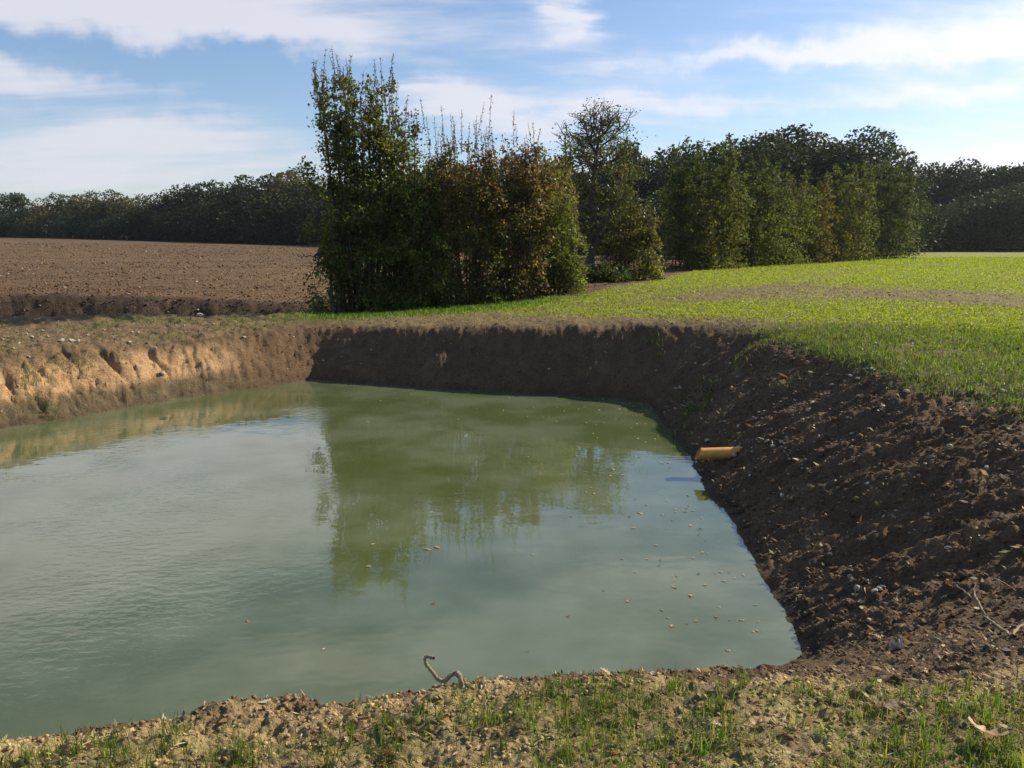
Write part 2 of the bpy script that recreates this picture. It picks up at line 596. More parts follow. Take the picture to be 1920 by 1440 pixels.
def ground_colour(x, y, z, m):
    n1 = fbm(x * .7, y * .7, 101, 4)
    n2 = fbm(x * 3.3, y * 3.3, 102, 4)
    n3 = fbm(x * 14, y * 14, 103, 3)
    N = len(x)
    c = np.repeat(np.array([[.13, .086, .045]]), N, 0)                  # topsoil
    c = c * (1 + .28 * n1 + .3 * n2 + .25 * n3)[:, None]
    # near bank: dry crumbly soil with a mossy film
    nb = sstep(4.4, 3.6, y) * sstep(9, 5, m['r']) * sstep(.8, .95, m['t'] + .1 * n2)
    c = crgb(c, ((.45, .32, .16), nb * (.75 + .4 * n2)))
    c = crgb(c, ((.27, .24, .075), nb * sstep(-.15, .5, n1 + .6 * n2 + .05) * .5))
    c = crgb(c, ((.11, .075, .045), nb * sstep(.1, .5, -n1 * .6 + n3 * .8) * .8))
    # left bank: ochre clay under darker earth, wet foot
    hgt = np.clip(z / 1.0, 0, 1)
    band = sstep(.26, .36, hgt + .07 * n2 + .05 * n1) * sstep(.80, .58, hgt + .16 * n2 + .16 * n1)
    patch = sstep(-.28, .10, n1 * .8 + .35 * n2 + .22 + .06 * (x + 7))
    c = crgb(c, ((.165, .11, .055), m['left'] * m['bank'] * .9))
    c = crgb(c, ((.42, .262, .125), m['left'] * m['bank'] * band * patch * .95))
    c = crgb(c, ((.115, .088, .045), m['left'] * m['bank'] * sstep(.36, .16, hgt + .08 * n2) * .9))
    # right bank and far bank: dark humus, lighter stony patches
    dk = np.clip(m['right'] + m['far'], 0, 1) * m['bank']
    c = crgb(c, ((.125, .076, .037), dk * .9))
    c = crgb(c, ((.23, .15, .075), m['right'] * m['bank'] * sstep(.05, .5, n1 + .4 * n2) * .65), ((.17, .10, .05), m['far'] * m['bank'] * sstep(-.1, .5, n1 + .7 * n2) * .6))
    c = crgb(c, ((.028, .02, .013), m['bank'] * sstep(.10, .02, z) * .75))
    # left strip
    c = crgb(c, ((.20, .135, .068), m['strip'] * (.7 + .5 * n2)))
    c = crgb(c, ((.062, .040, .024), m['ditch'] * .9))  # ditch: dark dug earth, with the far side's shade put into the colour
    # ploughed field
    f2 = fbm((x * .86 - y * .5) * .55, (x * .5 + y * .86) * .05, 104, 3)
    pc = np.array([.128, .078, .035]) * (1 + .42 * f2 + .25 * n1 + .22 * n2)[:, None]
    pm = m['plough'] * sstep(.7, 1.8, m['dl'] + .6 * n1 + 4 * sstep(-4, -2, x))
    c = c * (1 - pm[:, None]) + pc * pm[:, None]
    # crop field soil + crop
    cm, field = crop_mask(x, y, m['side'], m['t'])
    sc = np.array([.185, .13, .06]) * (1 + .25 * n2 + .2 * n3)[:, None]
    fm = sstep(-.2, -1.2, m['side']) * sstep(-4.5, -2.5, x) * sstep(1.0, 1.3, m['t']) * sstep(3.5, 5.5, y)
    c = c * (1 - fm[:, None]) + sc * fm[:, None]
    farc = sstep(12, 34, m['r'])
    c = crgb(c, ((.235, .275, .035), cm * (.55 + .4 * farc) * (.85 + .5 * n2)))
    gr, gv, gl, gn = grass_mask(x, y, m)
    c = crgb(c, ((.115, .125, .035), gr * .85), ((.12, .19, .025), gv * .85), ((.13, .125, .04), gl * .8), ((.15, .15, .045), gn * .5))
    # far hills under the woods
    c = crgb(c, ((.03, .03, .015), sstep(150, 210, m['r'] - .35 * np.minimum(x, 0) * .0) * .7))
    return np.clip(c, .004, .8), cm, (gr, gv, gl, gn)


# ------------------------------------------------------------------ materials
def new_mat(name):
    m = bpy.data.materials.new(name)
    m.use_nodes = True
    m.node_tree.nodes.clear()
    q = NT(m.node_tree)
    out = q.node('ShaderNodeOutputMaterial')
    return m, q, out


def mat_ground():
    m, q, out = new_mat('earth')
    at = q.node('ShaderNodeAttribute', attribute_name='Col')
    geo = q.node('ShaderNodeNewGeometry')
    p = geo.outputs['Position']
    n1 = q.noise(p, 38, 5, .65)
    n2 = q.noise(p, 160, 4, .7)
    n0 = q.noise(p, 5.5, 5, .7)
    f = q.math('ADD', q.ramp(n1, .3, .75, .62, 1.42, False), q.ramp(n2, .3, .75, -.22, .26, False))
    f = q.math('MULTIPLY', f, q.ramp(n0, .3, .72, .72, 1.32, False))
    c = q.mix(1.0, at.outputs['Color'], (1, 1, 1, 1), 'MULTIPLY')
    vm = q.node('ShaderNodeVectorMath', operation='SCALE')
    q.l.new(c, vm.inputs[0])
    q.l.new(f, vm.inputs['Scale'])
    b = q.node('ShaderNodeBsdfPrincipled')
    q.l.new(vm.outputs[0], b.inputs['Base Color'])
    b.inputs['Roughness'].default_value = .85
    b.inputs['Specular IOR Level'].default_value = .25
    bp = q.node('ShaderNodeBump')
    bp.inputs['Strength'].default_value = .9
    bp.inputs['Distance'].default_value = .03
    hh = q.math('ADD', q.math('ADD', q.math('MULTIPLY', n1, .8), q.math('MULTIPLY', n2, .35)), q.math('MULTIPLY', n0, 1.6))
    q.l.new(hh, bp.inputs['Height'])
    q.l.new(bp.outputs[0], b.inputs['Normal'])
    q.l.new(b.outputs[0], out.inputs[0])
    return m


def mat_leaf(name, transl=.6, rough=.45, spec=.4, tgain=(1.4, 1.45, .75)):
    m, q, out = new_mat(name)
    at = q.node('ShaderNodeAttribute', attribute_name='Col')
    geo = q.node('ShaderNodeNewGeometry')
    n = q.noise(geo.outputs['Position'], 9, 3)
    c = q.mix(1.0, at.outputs['Color'], q.mix(q.ramp(n, .3, .7), (.75, .75, .75, 1), (1.25, 1.25, 1.2, 1)), 'MULTIPLY')
    b = q.node('ShaderNodeBsdfPrincipled')
    q.l.new(c, b.inputs['Base Color'])
    b.inputs['Roughness'].default_value = rough
    b.inputs['Specular IOR Level'].default_value = spec
    t = q.node('ShaderNodeBsdfTranslucent')
    q.l.new(q.mix(1.0, c, (*tgain, 1), 'MULTIPLY'), t.inputs[0])
    mx = q.node('ShaderNodeMixShader')
    mx.inputs[0].default_value = transl
    q.l.new(b.outputs[0], mx.inputs[1])
    q.l.new(t.outputs[0], mx.inputs[2])
    q.l.new(mx.outputs[0], out.inputs[0])
    return m


def mat_plain(name, col, rough=.8, spec=.3, var=.35, scale=30, bump=.3, attr=False):
    m, q, out = new_mat(name)
    geo = q.node('ShaderNodeTexCoord')
    n = q.noise(geo.outputs['Object'], scale, 5, .6)
    f = q.ramp(n, .3, .7, 1 - var, 1 + var, False)
    vm = q.node('ShaderNodeVectorMath', operation='SCALE')
    if attr:
        at = q.node('ShaderNodeAttribute', attribute_name='Col')
        q.l.new(at.outputs['Color'], vm.inputs[0])
    else:
        vm.inputs[0].default_value = col
    q.l.new(f, vm.inputs['Scale'])
    b = q.node('ShaderNodeBsdfPrincipled')
    q.l.new(vm.outputs[0], b.inputs['Base Color'])
    b.inputs['Roughness'].default_value = rough
    b.inputs['Specular IOR Level'].default_value = spec
    if bump:
        bp = q.node('ShaderNodeBump')
        bp.inputs['Strength'].default_value = bump
        bp.inputs['Distance'].default_value = .01
        q.l.new(n, bp.inputs['Height'])
        q.l.new(bp.outputs[0], b.inputs['Normal'])
    q.l.new(b.outputs[0], out.inputs[0])
    return m


def mat_water():
    m, q, out = new_mat('murky_water')
    geo = q.node('ShaderNodeNewGeometry')
    p = geo.outputs['Position']
    n = q.noise(p, .35, 4, .5)
    n2 = q.noise(p, 1.4, 4, .6)
    f = q.math('ADD', q.math('MULTIPLY', n, .7), q.math('MULTIPLY', n2, .3))
    c = q.mix(q.ramp(f, .38, .62), (.077, .101, .034, 1), (.134, .160, .087, 1))
    b = q.node('ShaderNodeBsdfPrincipled')
    q.l.new(c, b.inputs['Base Color'])
    b.inputs['Roughness'].default_value = .02
    b.inputs['IOR'].default_value = 1.72
    # wind ripples: stronger in patches
    mp = q.node('ShaderNodeMapping')
    mp.inputs['Scale'].default_value = (1.0, 1.6, 1)
    mp.inputs['Rotation'].default_value = (0, 0, R(-20))
    q.l.new(p, mp.inputs[0])
    w1 = q.noise(mp.outputs[0], 9.0, 3, .5, .3)
    w2 = q.noise(mp.outputs[0], 2.2, 2, .5)
    sep = q.node('ShaderNodeSeparateXYZ')
    q.l.new(p, sep.inputs[0])
    pat = q.ramp(q.noise(p, .45, 2), .42, .62, .05, 1.0)
    lf = q.ramp(sep.outputs[0], -.5, -4.5, .12, 1.0)
    amp = q.math('MULTIPLY', pat, lf)
    h = q.math('ADD', q.math('MULTIPLY', q.math('MULTIPLY', w1, amp), .0065), q.math('MULTIPLY', w2, .0022))
    bp = q.node('ShaderNodeBump')
    bp.inputs['Strength'].default_value = 1.0
    bp.inputs['Distance'].default_value = 1.0
    q.l.new(h, bp.inputs['Height'])
    q.l.new(bp.outputs[0], b.inputs['Normal'])
    q.l.new(b.outputs[0], out.inputs[0])
    return m


M_EARTH = mat_ground()
M_LEAF = mat_leaf('hedge_leaf')
M_FAR = mat_leaf('wood_leaf', .25, .65, .15)
M_LEAF2 = mat_leaf('far_hedge_leaf', .5, .6, .2)
M_GRASS = mat_leaf('grass_blade', .5, .5, .3, (1.3, 1.5, .5))
M_CROP = mat_leaf('crop_leaf', .5, .5, .25, (1.35, 1.4, .4))
M_LITTER = mat_leaf('dead_leaf', .25, .6, .3, (1.3, 1.0, .7))
M_BARK = mat_plain('bark', (.085, .066, .048), .9, .2, .45, 25, .8)
M_STONE = mat_plain('stone', (.42, .36, .27), .85, .25, .3, 40, .6)
M_CLOD = mat_plain('clod_earth', (0, 0, 0), .9, .2, .35, 60, .8, attr=True)
M_TWIG = mat_plain('twig_bark', (.27, .205, .13), .8, .2, .35, 60, .5)
M_STRAW = mat_plain('straw', (.52, .41, .23), .7, .3, .3, 80, .3)
M_WATER = mat_water()


# ------------------------------------------------------------------ build the ground: one sheet, finer near the pond
def build_ground():
    th = np.concatenate([np.linspace(-180, -46, 70)[:-1], np.linspace(-46, -38, 40)[:-1], np.linspace(-38, 38, 760), np.linspace(38, 46, 40)[1:], np.linspace(46, 180, 70)[1:-1]])
    rr = [0.4]
    while rr[-1] < 900:
        r = rr[-1]
        k = 1.05 if r < 1.9 else (1.0035 if r < 5.6 else (1.0045 if r < 23 else (1.009 if r < 40 else (1.03 if r < 120 else 1.07))))
        rr.append(r * k)
    rr = np.array(rr)
    nt, nr = len(th), len(rr)
    T, Rr = np.meshgrid(np.radians(th), rr)
    x = (Rr * np.sin(T)).ravel()
    y = (Rr * np.cos(T)).ravel()
    z, m = terrain(x, y, True)
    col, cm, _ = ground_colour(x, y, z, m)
    V = np.stack([x, y, z], 1)
    i = np.arange(nr - 1)[:, None] * nt
    j = np.arange(nt)[None]
    j2 = (j + 1) % nt
    F = np.stack([i + j, i + j2, i + nt + j2, i + nt + j], -1).reshape(-1, 4)
    F = F[:, ::-1]
    fs = V[F].mean(1)
    side = hedge_side(fs[:, 0], fs[:, 1])
    fd, _ = shore_dist(fs[:, 0], fs[:, 1])
    fld = (side > 0.4) & (fs[:, 1] > 8)
    crop = (~fld) & (fs[:, 0] > 0) & (fs[:, 1] > 5.5) & (fd > 2.6)
    # centre cap under the camera
    cv = np.array([[0, 0, z[:nt].mean()]])
    V = np.vstack([V, cv])
    col = np.vstack([col, col[:1]])
    for name, sel in (('ground', ~(fld | crop)), ('ploughed_field', fld), ('crop_field', crop)):
        f = F[sel]
        if name == 'ground':
            c = len(V) - 1
            cap = np.stack([np.full(nt, c), (np.arange(nt) + 1) % nt, np.arange(nt), np.full(nt, c)], 1)
        us, inv = np.unique(f, return_inverse=True)
        f2 = inv.reshape(f.shape)
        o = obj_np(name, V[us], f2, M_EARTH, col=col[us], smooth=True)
        o['kind'] = 'structure'


build_ground()


def build_water():
    # slightly larger than the shore, so that the banks cut it
    c = SHORE.mean(0)
    P = c + (SHORE - c) * 1.09
    n = len(P)
    V = np.zeros((n + 1, 3))
    V[:n, :2] = P
    V[n, :2] = c
    F = np.stack([np.arange(n), np.full(n, n), (np.arange(n) + 1) % n], 1)
    o = obj_np('water', V, F, M_WATER)
    o['kind'] = 'structure'


build_water()


# ------------------------------------------------------------------ plant tools
def tubes(paths, sides=5):
    """paths: list of (points Nx3, radii N) -> one mesh"""
    Vs, Fs = [], []
    off = 0
    ang = np.linspace(0, 2 * math.pi, sides, endpoint=False)
    for pts, rad in paths:
        pts = np.asarray(pts, float)
        n = len(pts)
        tang = np.gradient(pts, axis=0)
        tang /= np.linalg.norm(tang, axis=1)[:, None] + 1e-9
        ref = np.array([.37, .21, .9]) if abs(tang[0, 2]) < .9 else np.array([1., .2, .1])
        a = np.cross(tang, ref)
        a /= np.linalg.norm(a, axis=1)[:, None] + 1e-9
        b = np.cross(tang, a)
        ring = pts[:, None] + (a[:, None] * np.cos(ang)[None, :, None] + b[:, None] * np.sin(ang)[None, :, None]) * np.asarray(rad)[:, None, None]
        Vs.append(ring.reshape(-1, 3))
        i = np.arange(n - 1)[:, None] * sides
        j = np.arange(sides)[None]
        j2 = (j + 1) % sides
        Fs.append((np.stack([i + j, i + j2, i + sides + j2, i + sides + j], -1) + off).reshape(-1, 4))
        # close the tip and the foot
        for base in (0, (n - 1) * sides):
            if sides == 5:
                Fs.append(np.array([[base, base + 1, base + 2, base + 3], [base, base + 3, base + 4, base + 4]])[:1] + off)
        off += n * sides
    return np.vstack(Vs), np.vstack(Fs)


def leaf_quads(P, size, aspect, rng, droop=.3, up=.25, col=None, axis=None):
    """diamond leaves at points P"""
    n = len(P)
    ax = rng.normal(size=(n, 3))
    if axis is not None:
        ax = ax * .7 + axis
    ax[:, 2] -= droop
    ax /= np.linalg.norm(ax, axis=1)[:, None]
    nr = rng.normal(size=(n, 3))
    nr[:, 2] += up
    b = np.cross(ax, nr)
    b /= np.linalg.norm(b, axis=1)[:, None] + 1e-9
    nn = np.cross(ax, b)
    L = np.asarray(size)[:, None] if np.ndim(size) else np.full((n, 1), size)
    W = L * aspect * .5
    fold = (rng.random((n, 1)) - .3) * .35
    v0 = P
    v2 = P + ax * L
    v1 = P + ax * L * .45 + b * W + nn * W * fold
    v3 = P + ax * L * .45 - b * W + nn * W * fold
    V = np.stack([v0, v1, v2, v3], 1).reshape(-1, 3)
    F = np.arange(n * 4).reshape(-1, 4)
    C = None if col is None else np.repeat(col, 4, 0)
    return V, F, C


def palette(n, cols, rng, wts=None, jit=.25):
    cols = np.asarray(cols, float)
    i = rng.choice(len(cols), n, p=wts)
    c = cols[i] * (1 + jit * rng.normal(size=(n, 1))) * (1 + .08 * rng.normal(size=(n, 3)))
    return np.clip(c, .008, .6)


GREEN = [(.080, .118, .030), (.11, .145, .038), (.15, .165, .045)]
DKGREEN = [(.042, .066, .021), (.060, .084, .026), (.085, .102, .034)]
RUSSET = [(.165, .086, .043), (.10, .06, .036), (.165, .11, .048), (.10, .09, .037)]
OLIVE = [(.11, .12, .03), (.15, .14, .035), (.08, .10, .03)]


def shrub(name, label, cat, u0, u1, vtop, vbase, Y, group, depth=1.6, stems=14, nleaf=14000, leaf=.062, pal=GREEN, ptop=None,
          shoots=8, shoot_h=.7, foot=.0, ragged=.25, topshape=None, seed=1, thin=0.0, lean=0.0, stem_r=.03, foot_w=1.0, fill=.6, fz=0.0, gap=.60):
    """a multi-stemmed hedge shrub filling the photo span u0..u1, rising from vbase to vtop at distance Y"""
    rng = np.random.default_rng(seed)
    x0, _, zt = PD(u0, vtop, Y)
    x1, _, _ = PD(u1, vtop, Y)
    xc = (x0 + x1) / 2
    zb = float(ground_z(xc, Y)[0])
    H = zt - zb
    W = x1 - x0
    if topshape is None:
        topshape = (np.linspace(0, 1, 7), 1 - .2 * rng.random(7))
    root = empty(name, (xc, Y, zb - .03))
    tag(root, label, cat, group)
    paths = []
    LP, LA, LC = [], [], []
    nfill = int(nleaf * fill)
    per = max(1, (nleaf - nfill) // stems)
    tops = []
    for k in range(stems):
        fx = (k + .5 + rng.normal() * .3) / stems - .5
        bx = fx * W * (.55 if Y < 30 else .75) * foot_w
        by = rng.normal() * depth * .14
        tx = fx * W * .92 + lean * H
        ty = rng.normal() * depth * .22
        env = 1.0 if topshape is None else float(np.interp(fx + .5, topshape[0], topshape[1]))
        h = H * env * (1 - ragged * rng.random() ** 1.5)
        m = 9
        tt = np.linspace(0, 1, m)
        wob = np.cumsum(rng.normal(size=(m, 2)) * .03 * H / 5, 0)
        wob[0] = 0
        pts = np.stack([bx + (tx - bx) * tt ** .8 + wob[:, 0], by + (ty - by) * tt + wob[:, 1], tt * h], 1)
        rad = stem_r * (1 - .85 * tt) * (.7 + .6 * rng.random())
        paths.append((pts, rad))
        tops.append(pts[-1])
        # leaf-bearing side twigs
        nb = 26
        t = foot + (1 - foot) * rng.random(nb) ** .85
        P0 = np.stack([np.interp(t, tt, pts[:, i]) for i in range(3)], 1)
        az = rng.random(nb) * 2 * math.pi
        el = rng.uniform(.1, 1.0, nb)
        Lb = (.28 + .55 * rng.random(nb)) * (W / max(3, stems) * 1.1 + .22) * (1.15 - .6 * t) * 1.5
        D = np.stack([np.cos(az) * np.cos(el), np.sin(az) * np.cos(el) * depth / 1.4, np.sin(el)], 1)
        for b in range(nb):
            if rng.random() < .35:
                paths.append((np.stack([P0[b], P0[b] + D[b] * Lb[b] * .6 + [0, 0, .02], P0[b] + D[b] * Lb[b]]), np.array([.008, .006, .003])))
        ii = rng.integers(0, nb, per)
        uu = rng.random(per) ** .7
        lp = P0[ii] + D[ii] * (Lb[ii] * uu)[:, None] + rng.normal(size=(per, 3)) * .065
        LP.append(lp)
    # body of the shrub: clumps of leaves through its whole volume
    nf = int(nfill * 2.2)
    fxx = rng.uniform(-.56, .56, nf)
    envf = np.ones(nf) if topshape is None else np.interp(fxx + .5, topshape[0], topshape[1])
    tz = rng.random(nf)
    tz = fz + (1 - fz) * tz
    edge = 1 - (.24 if Y < 30 else .30) * (1 - fbm(fxx * W * 1.1, np.zeros(nf) + seed, seed, 4)) * .5
    zz_ = tz * H * envf * edge * (1 - ragged * .35)
    wz = np.interp(tz, [0, .25, .8, 1.0], [.5 + .5 * foot_w, 1, 1, .8])
    wz = wz * (1 + .22 * fbm(tz * 3.1 + seed, np.sign(fxx) * 3.0 + seed, seed + 2, 3))
    Pf = np.stack([fxx * W * wz + lean * zz_, rng.uniform(-.5, .5, nf) * depth, zz_], 1)
    g = fbm(Pf[:, 0] * 1.5 + .6 * Pf[:, 1], Pf[:, 2] * 1.5 - .5 * Pf[:, 1], seed + 9, 3) + .35 * fbm(Pf[:, 0] * 5, Pf[:, 2] * 5 + Pf[:, 1], seed + 8, 2)
    LP.append(Pf[g > np.quantile(g, gap)] + rng.normal(size=(int((g > np.quantile(g, gap)).sum()), 3)) * .05)
    LP = np.vstack(LP)
    if thin > 0:        # sparse see-through zone in the lower-left / upper part
        keep = rng.random(len(LP)) > thin * sstep(.75, .35, LP[:, 2] / H) * sstep(.45, .3, np.abs(LP[:, 2] / H - .55) * 0 + (LP[:, 0] / W + .5) * .6)
        LP = LP[keep]
    # trimmed field face
    LP[:, 1] = np.clip(LP[:, 1], -depth * .62 + rng.normal(size=len(LP)) * .1, depth * .8)
    LP = LP[LP[:, 2] > .03]
    zf = np.clip(LP[:, 2] / H, 0, 1)
    c = palette(len(LP), pal, rng)
    if ptop is not None:
        c2 = palette(len(LP), ptop, rng)
        w = sstep(.35, .95, zf + .35 * fbm(LP[:, 0] * 1.3, LP[:, 2] * 1.3, seed, 3))[:, None]
        c = c * (1 - w) + c2 * w
    cl = fbm(LP[:, 0] * 1.7 + LP[:, 1], LP[:, 2] * 1.7, seed + 3, 3)
    c = c * np.clip(1 + .75 * cl, .45, 1.8)[:, None] * (1.0 if Y < 30 else np.array([.80, .74, .80]))
    sz = leaf * (.65 + .7 * rng.random(len(LP)))
    # upright shoots standing out of the top
    sp, sa, sz2 = [], [], []
    for k in range(shoots):
        b = tops[rng.integers(len(tops))] + np.array([rng.normal() * .12, rng.normal() * .15, -.15])
        L = shoot_h * (.45 + .75 * rng.random())
        dr = np.array([rng.normal() * .12, rng.normal() * .1, 1.0])
        pts = b + dr * np.linspace(0, L, 4)[:, None]
        paths.append((pts, np.array([.008, .006, .005, .003])))
        n = int(26 * L / .7) + 6
        uu = rng.random(n)
        sp.append(b + dr * (uu * L)[:, None] + rng.normal(size=(n, 3)) * .014)
        sz2.append(leaf * (1.0 - .45 * uu))
    V, F, C = leaf_quads(LP, sz, .75, rng, col=c)
    if sp:
        sp = np.vstack(sp)
        cc = palette(len(sp), ptop or pal, rng)
        V2, F2, C2 = leaf_quads(sp, np.concatenate(sz2), .6, rng, droop=-.3, col=cc)
        F = np.vstack([F, F2 + len(V)])
        V = np.vstack([V, V2])
        C = np.vstack([C, C2])
    tv, tf = tubes(paths, 5)
    obj_np('trunk', tv, tf, M_BARK, root, smooth=True)
    obj_np('crown', V, F, M_LEAF if Y < 30 else M_LEAF2, root, col=C)
    return root


HG = 'hedgerow shrubs beyond the pond'


def build_hedge():
    # tall multi-stemmed clump at the left end
    shrub('hedge_tree', 'tallest clump of slender stems with an airy crown at the left end of the hedgerow', 'tree',
          576, 750, 138, 590, 20.6, HG, depth=1.7, stems=24, nleaf=19000, leaf=.075, pal=GREEN[:2] + OLIVE[2:], ptop=GREEN[:2] + RUSSET[1:2] + RUSSET[3:], shoots=44, shoot_h=.75, gap=.70,
          foot=.30, fz=.42, fill=.5, ragged=.12, topshape=([0, .12, .3, .8, .92, 1], [.93, .97, 1, .99, .93, .84]), seed=11, stem_r=.035, foot_w=.8)
    shrub('hedge_tree', 'green shoulder tree leaning right beside the tall airy clump', 'tree',
          690, 822, 190, 585, 21.0, HG, depth=1.7, stems=17, nleaf=15000, leaf=.072, pal=GREEN, ptop=DKGREEN + RUSSET[:1], shoots=14, shoot_h=.7,
          foot=.25, ragged=.25, topshape=([0, .4, .8, 1], [1, .98, .9, .72]), seed=12, lean=.02)
    shrub('hedge_shrub', 'dark bushy green shrub with bare gnarled stems below the tall airy clump', 'shrub',
          585, 705, 330, 588, 20.3, HG, depth=1.5, stems=13, nleaf=12000, leaf=.07, pal=GREEN + RUSSET[1:2], shoots=3, shoot_h=.3, foot=.12, ragged=.3,
          topshape=([0, .3, 1], [.72, .9, 1]), seed=13, stem_r=.05, foot_w=.75)
    shrub('hedge_shrub', 'leafy bright green shrub between the tall clump and the russet shrubs', 'shrub',
          690, 830, 296, 582, 20.6, HG, depth=1.6, stems=16, nleaf=20000, leaf=.068, pal=GREEN, ptop=GREEN[:2], shoots=4, shoot_h=.4, foot=.03, ragged=.2, seed=14)
    shrub('hedge_shrub', 'russet brown shrub with pale straight shoots rising out of its top', 'shrub',
          795, 940, 236, 572, 21.0, HG, depth=1.6, stems=16, nleaf=21000, leaf=.066, pal=GREEN[1:] + RUSSET[:1], ptop=RUSSET, shoots=22, shoot_h=1.0, foot=.03, ragged=.16, seed=15)
    shrub('hedge_shrub', 'copper red shrub in the middle of the hedge beside the olive one', 'shrub',
          900, 1025, 248, 562, 21.4, HG, depth=1.6, stems=14, nleaf=20000, leaf=.066, pal=RUSSET + GREEN[1:2] * 2, ptop=RUSSET, shoots=20, shoot_h=.75, foot=.03, ragged=.16, seed=16)
    shrub('hedge_shrub', 'olive green shrub with a bulging right side next to the gnarled tree', 'shrub',
          985, 1092, 266, 548, 22.0, HG, depth=1.6, stems=13, nleaf=18000, leaf=.066, pal=OLIVE + GREEN[:1], ptop=OLIVE[:1] + RUSSET[:2], shoots=6, shoot_h=.5, foot=.03, ragged=.2,
          topshape=([0, .5, .75, 1], [1, .97, .85, .5]), seed=17)
    # narrow leafy column right of the gnarled tree
    shrub('hedge_shrub', 'narrow column of brown and bright green leaves right of the gnarled trunk', 'shrub',
          1135, 1240, 322, 525, 27.6, HG, depth=1.4, stems=11, nleaf=13000, leaf=.075, pal=OLIVE + RUSSET[1:2], ptop=RUSSET[1:2] + DKGREEN, shoots=4, shoot_h=.4, foot=.0, ragged=.25,
          topshape=([0, .35, .7, 1], [.85, 1, .8, .5]), seed=18)
    shrub('hedge_shrub', 'low dark bush around the foot of the gnarled tree', 'shrub',
          1075, 1175, 490, 528, 26.6, HG, depth=1.2, stems=12, nleaf=3600, leaf=.07, pal=DKGREEN, shoots=3, shoot_h=.25, foot=.0, ragged=.5, seed=19, stem_r=.012)
    shrub('hedge_shrub', 'russet green sapling behind the copper shrub and left of the gnarled tree', 'shrub',
          1000, 1075, 262, 540, 24.0, HG, depth=1.4, stems=9, nleaf=10000, leaf=.068, pal=OLIVE + RUSSET[:1], ptop=OLIVE + DKGREEN, shoots=5, shoot_h=.4, foot=.05, ragged=.2, seed=20)
    # second run of the hedge, going away to the right
    G2 = 'trimmed hedgerow running away along the crop field'
    shrub('hedge_tree', 'dense hedge tree with bright lower leaves at the near end of the far hedgerow', 'tree',
          1250, 1400, 250, 505, 37, G2, depth=2.4, stems=16, nleaf=22000, leaf=.105, pal=GREEN + OLIVE[:2], ptop=DKGREEN + GREEN[:1], shoots=5, shoot_h=.5, foot=.0, ragged=.26, foot_w=.85,
          topshape=([0, .3, .7, 1], [.88, 1, .98, .8]), seed=21)
    shrub('hedge_tree', 'deep green hedge tree second along the far hedgerow from its near end', 'tree',
          1330, 1485, 268, 500, 40, G2, depth=2.4, stems=14, nleaf=19000, leaf=.11, pal=GREEN, ptop=DKGREEN, shoots=3, shoot_h=.4, foot=.0, ragged=.26, foot_w=.85, seed=22)
    shrub('hedge_tree', 'green hedge tree with sparse pale lower leaves left of the brown one', 'tree',
          1400, 1525, 284, 496, 43, G2, depth=2.4, stems=11, nleaf=14000, leaf=.115, pal=GREEN + OLIVE[:1], ptop=DKGREEN + OLIVE[:1], shoots=3, shoot_h=.4, foot=.0, ragged=.26, foot_w=.85, seed=23)
    shrub('hedge_tree', 'rusty brown hedge tree among green ones in the far hedgerow', 'tree',
          1458, 1562, 316, 493, 46, G2, depth=2.4, stems=10, nleaf=13000, leaf=.12, pal=OLIVE + RUSSET[2:3], ptop=RUSSET[:1] + OLIVE[:2], shoots=3, shoot_h=.4, foot=.0, ragged=.26, foot_w=.85, seed=24)
    shrub('hedge_tree', 'yellowish green hedge tree flaring wider at its top right of the brown one', 'tree',
          1512, 1638, 290, 489, 50, G2, depth=2.6, stems=12, nleaf=15000, leaf=.125, pal=OLIVE + GREEN[1:], ptop=OLIVE[:1] + GREEN[:2], shoots=3, shoot_h=.4, foot=.0, ragged=.26, foot_w=.85,
          topshape=([0, .4, .8, 1], [.75, .95, 1, .9]), seed=25, lean=.03)
    shrub('hedge_tree', 'last tree of the far hedgerow with a narrow foot and a leaning round top', 'tree',
          1585, 1716, 290, 484, 57, G2, depth=3.0, stems=14, nleaf=16000, leaf=.14, pal=GREEN + DKGREEN, ptop=DKGREEN + OLIVE[:1], shoots=3, shoot_h=.5, foot=.0, ragged=.26, foot_w=.85,
          topshape=([0, .4, .8, 1], [.95, 1, .92, .75]), seed=26, lean=.05)
    for u0, u1, vt, vb, Yk, lab, pal_, sd_ in [
            (1290, 1345, 330, 506, 35.5, 'light green sapling in front of the nearest tree of the far hedgerow', OLIVE + GREEN[1:], 61),
            (1372, 1425, 380, 501, 39, 'low bright sapling at the foot of the second tree of the far hedgerow', GREEN[1:] + OLIVE[:1], 62),
            (1448, 1490, 392, 497, 43, 'small pale sapling left of the rusty brown hedge tree', OLIVE + GREEN[1:2], 63),
            (1548, 1592, 400, 491, 48.5, 'slender sapling between the rusty and the yellowish hedge trees', GREEN[1:] + OLIVE[1:2], 64)]:
        shrub('hedge_shrub', lab, 'shrub', u0, u1, vt, vb, Yk, G2, depth=1.3, stems=7, nleaf=4500, leaf=.10, pal=pal_, shoots=5, shoot_h=.5, foot=.05, ragged=.35, seed=sd_, foot_w=.8)


build_hedge()


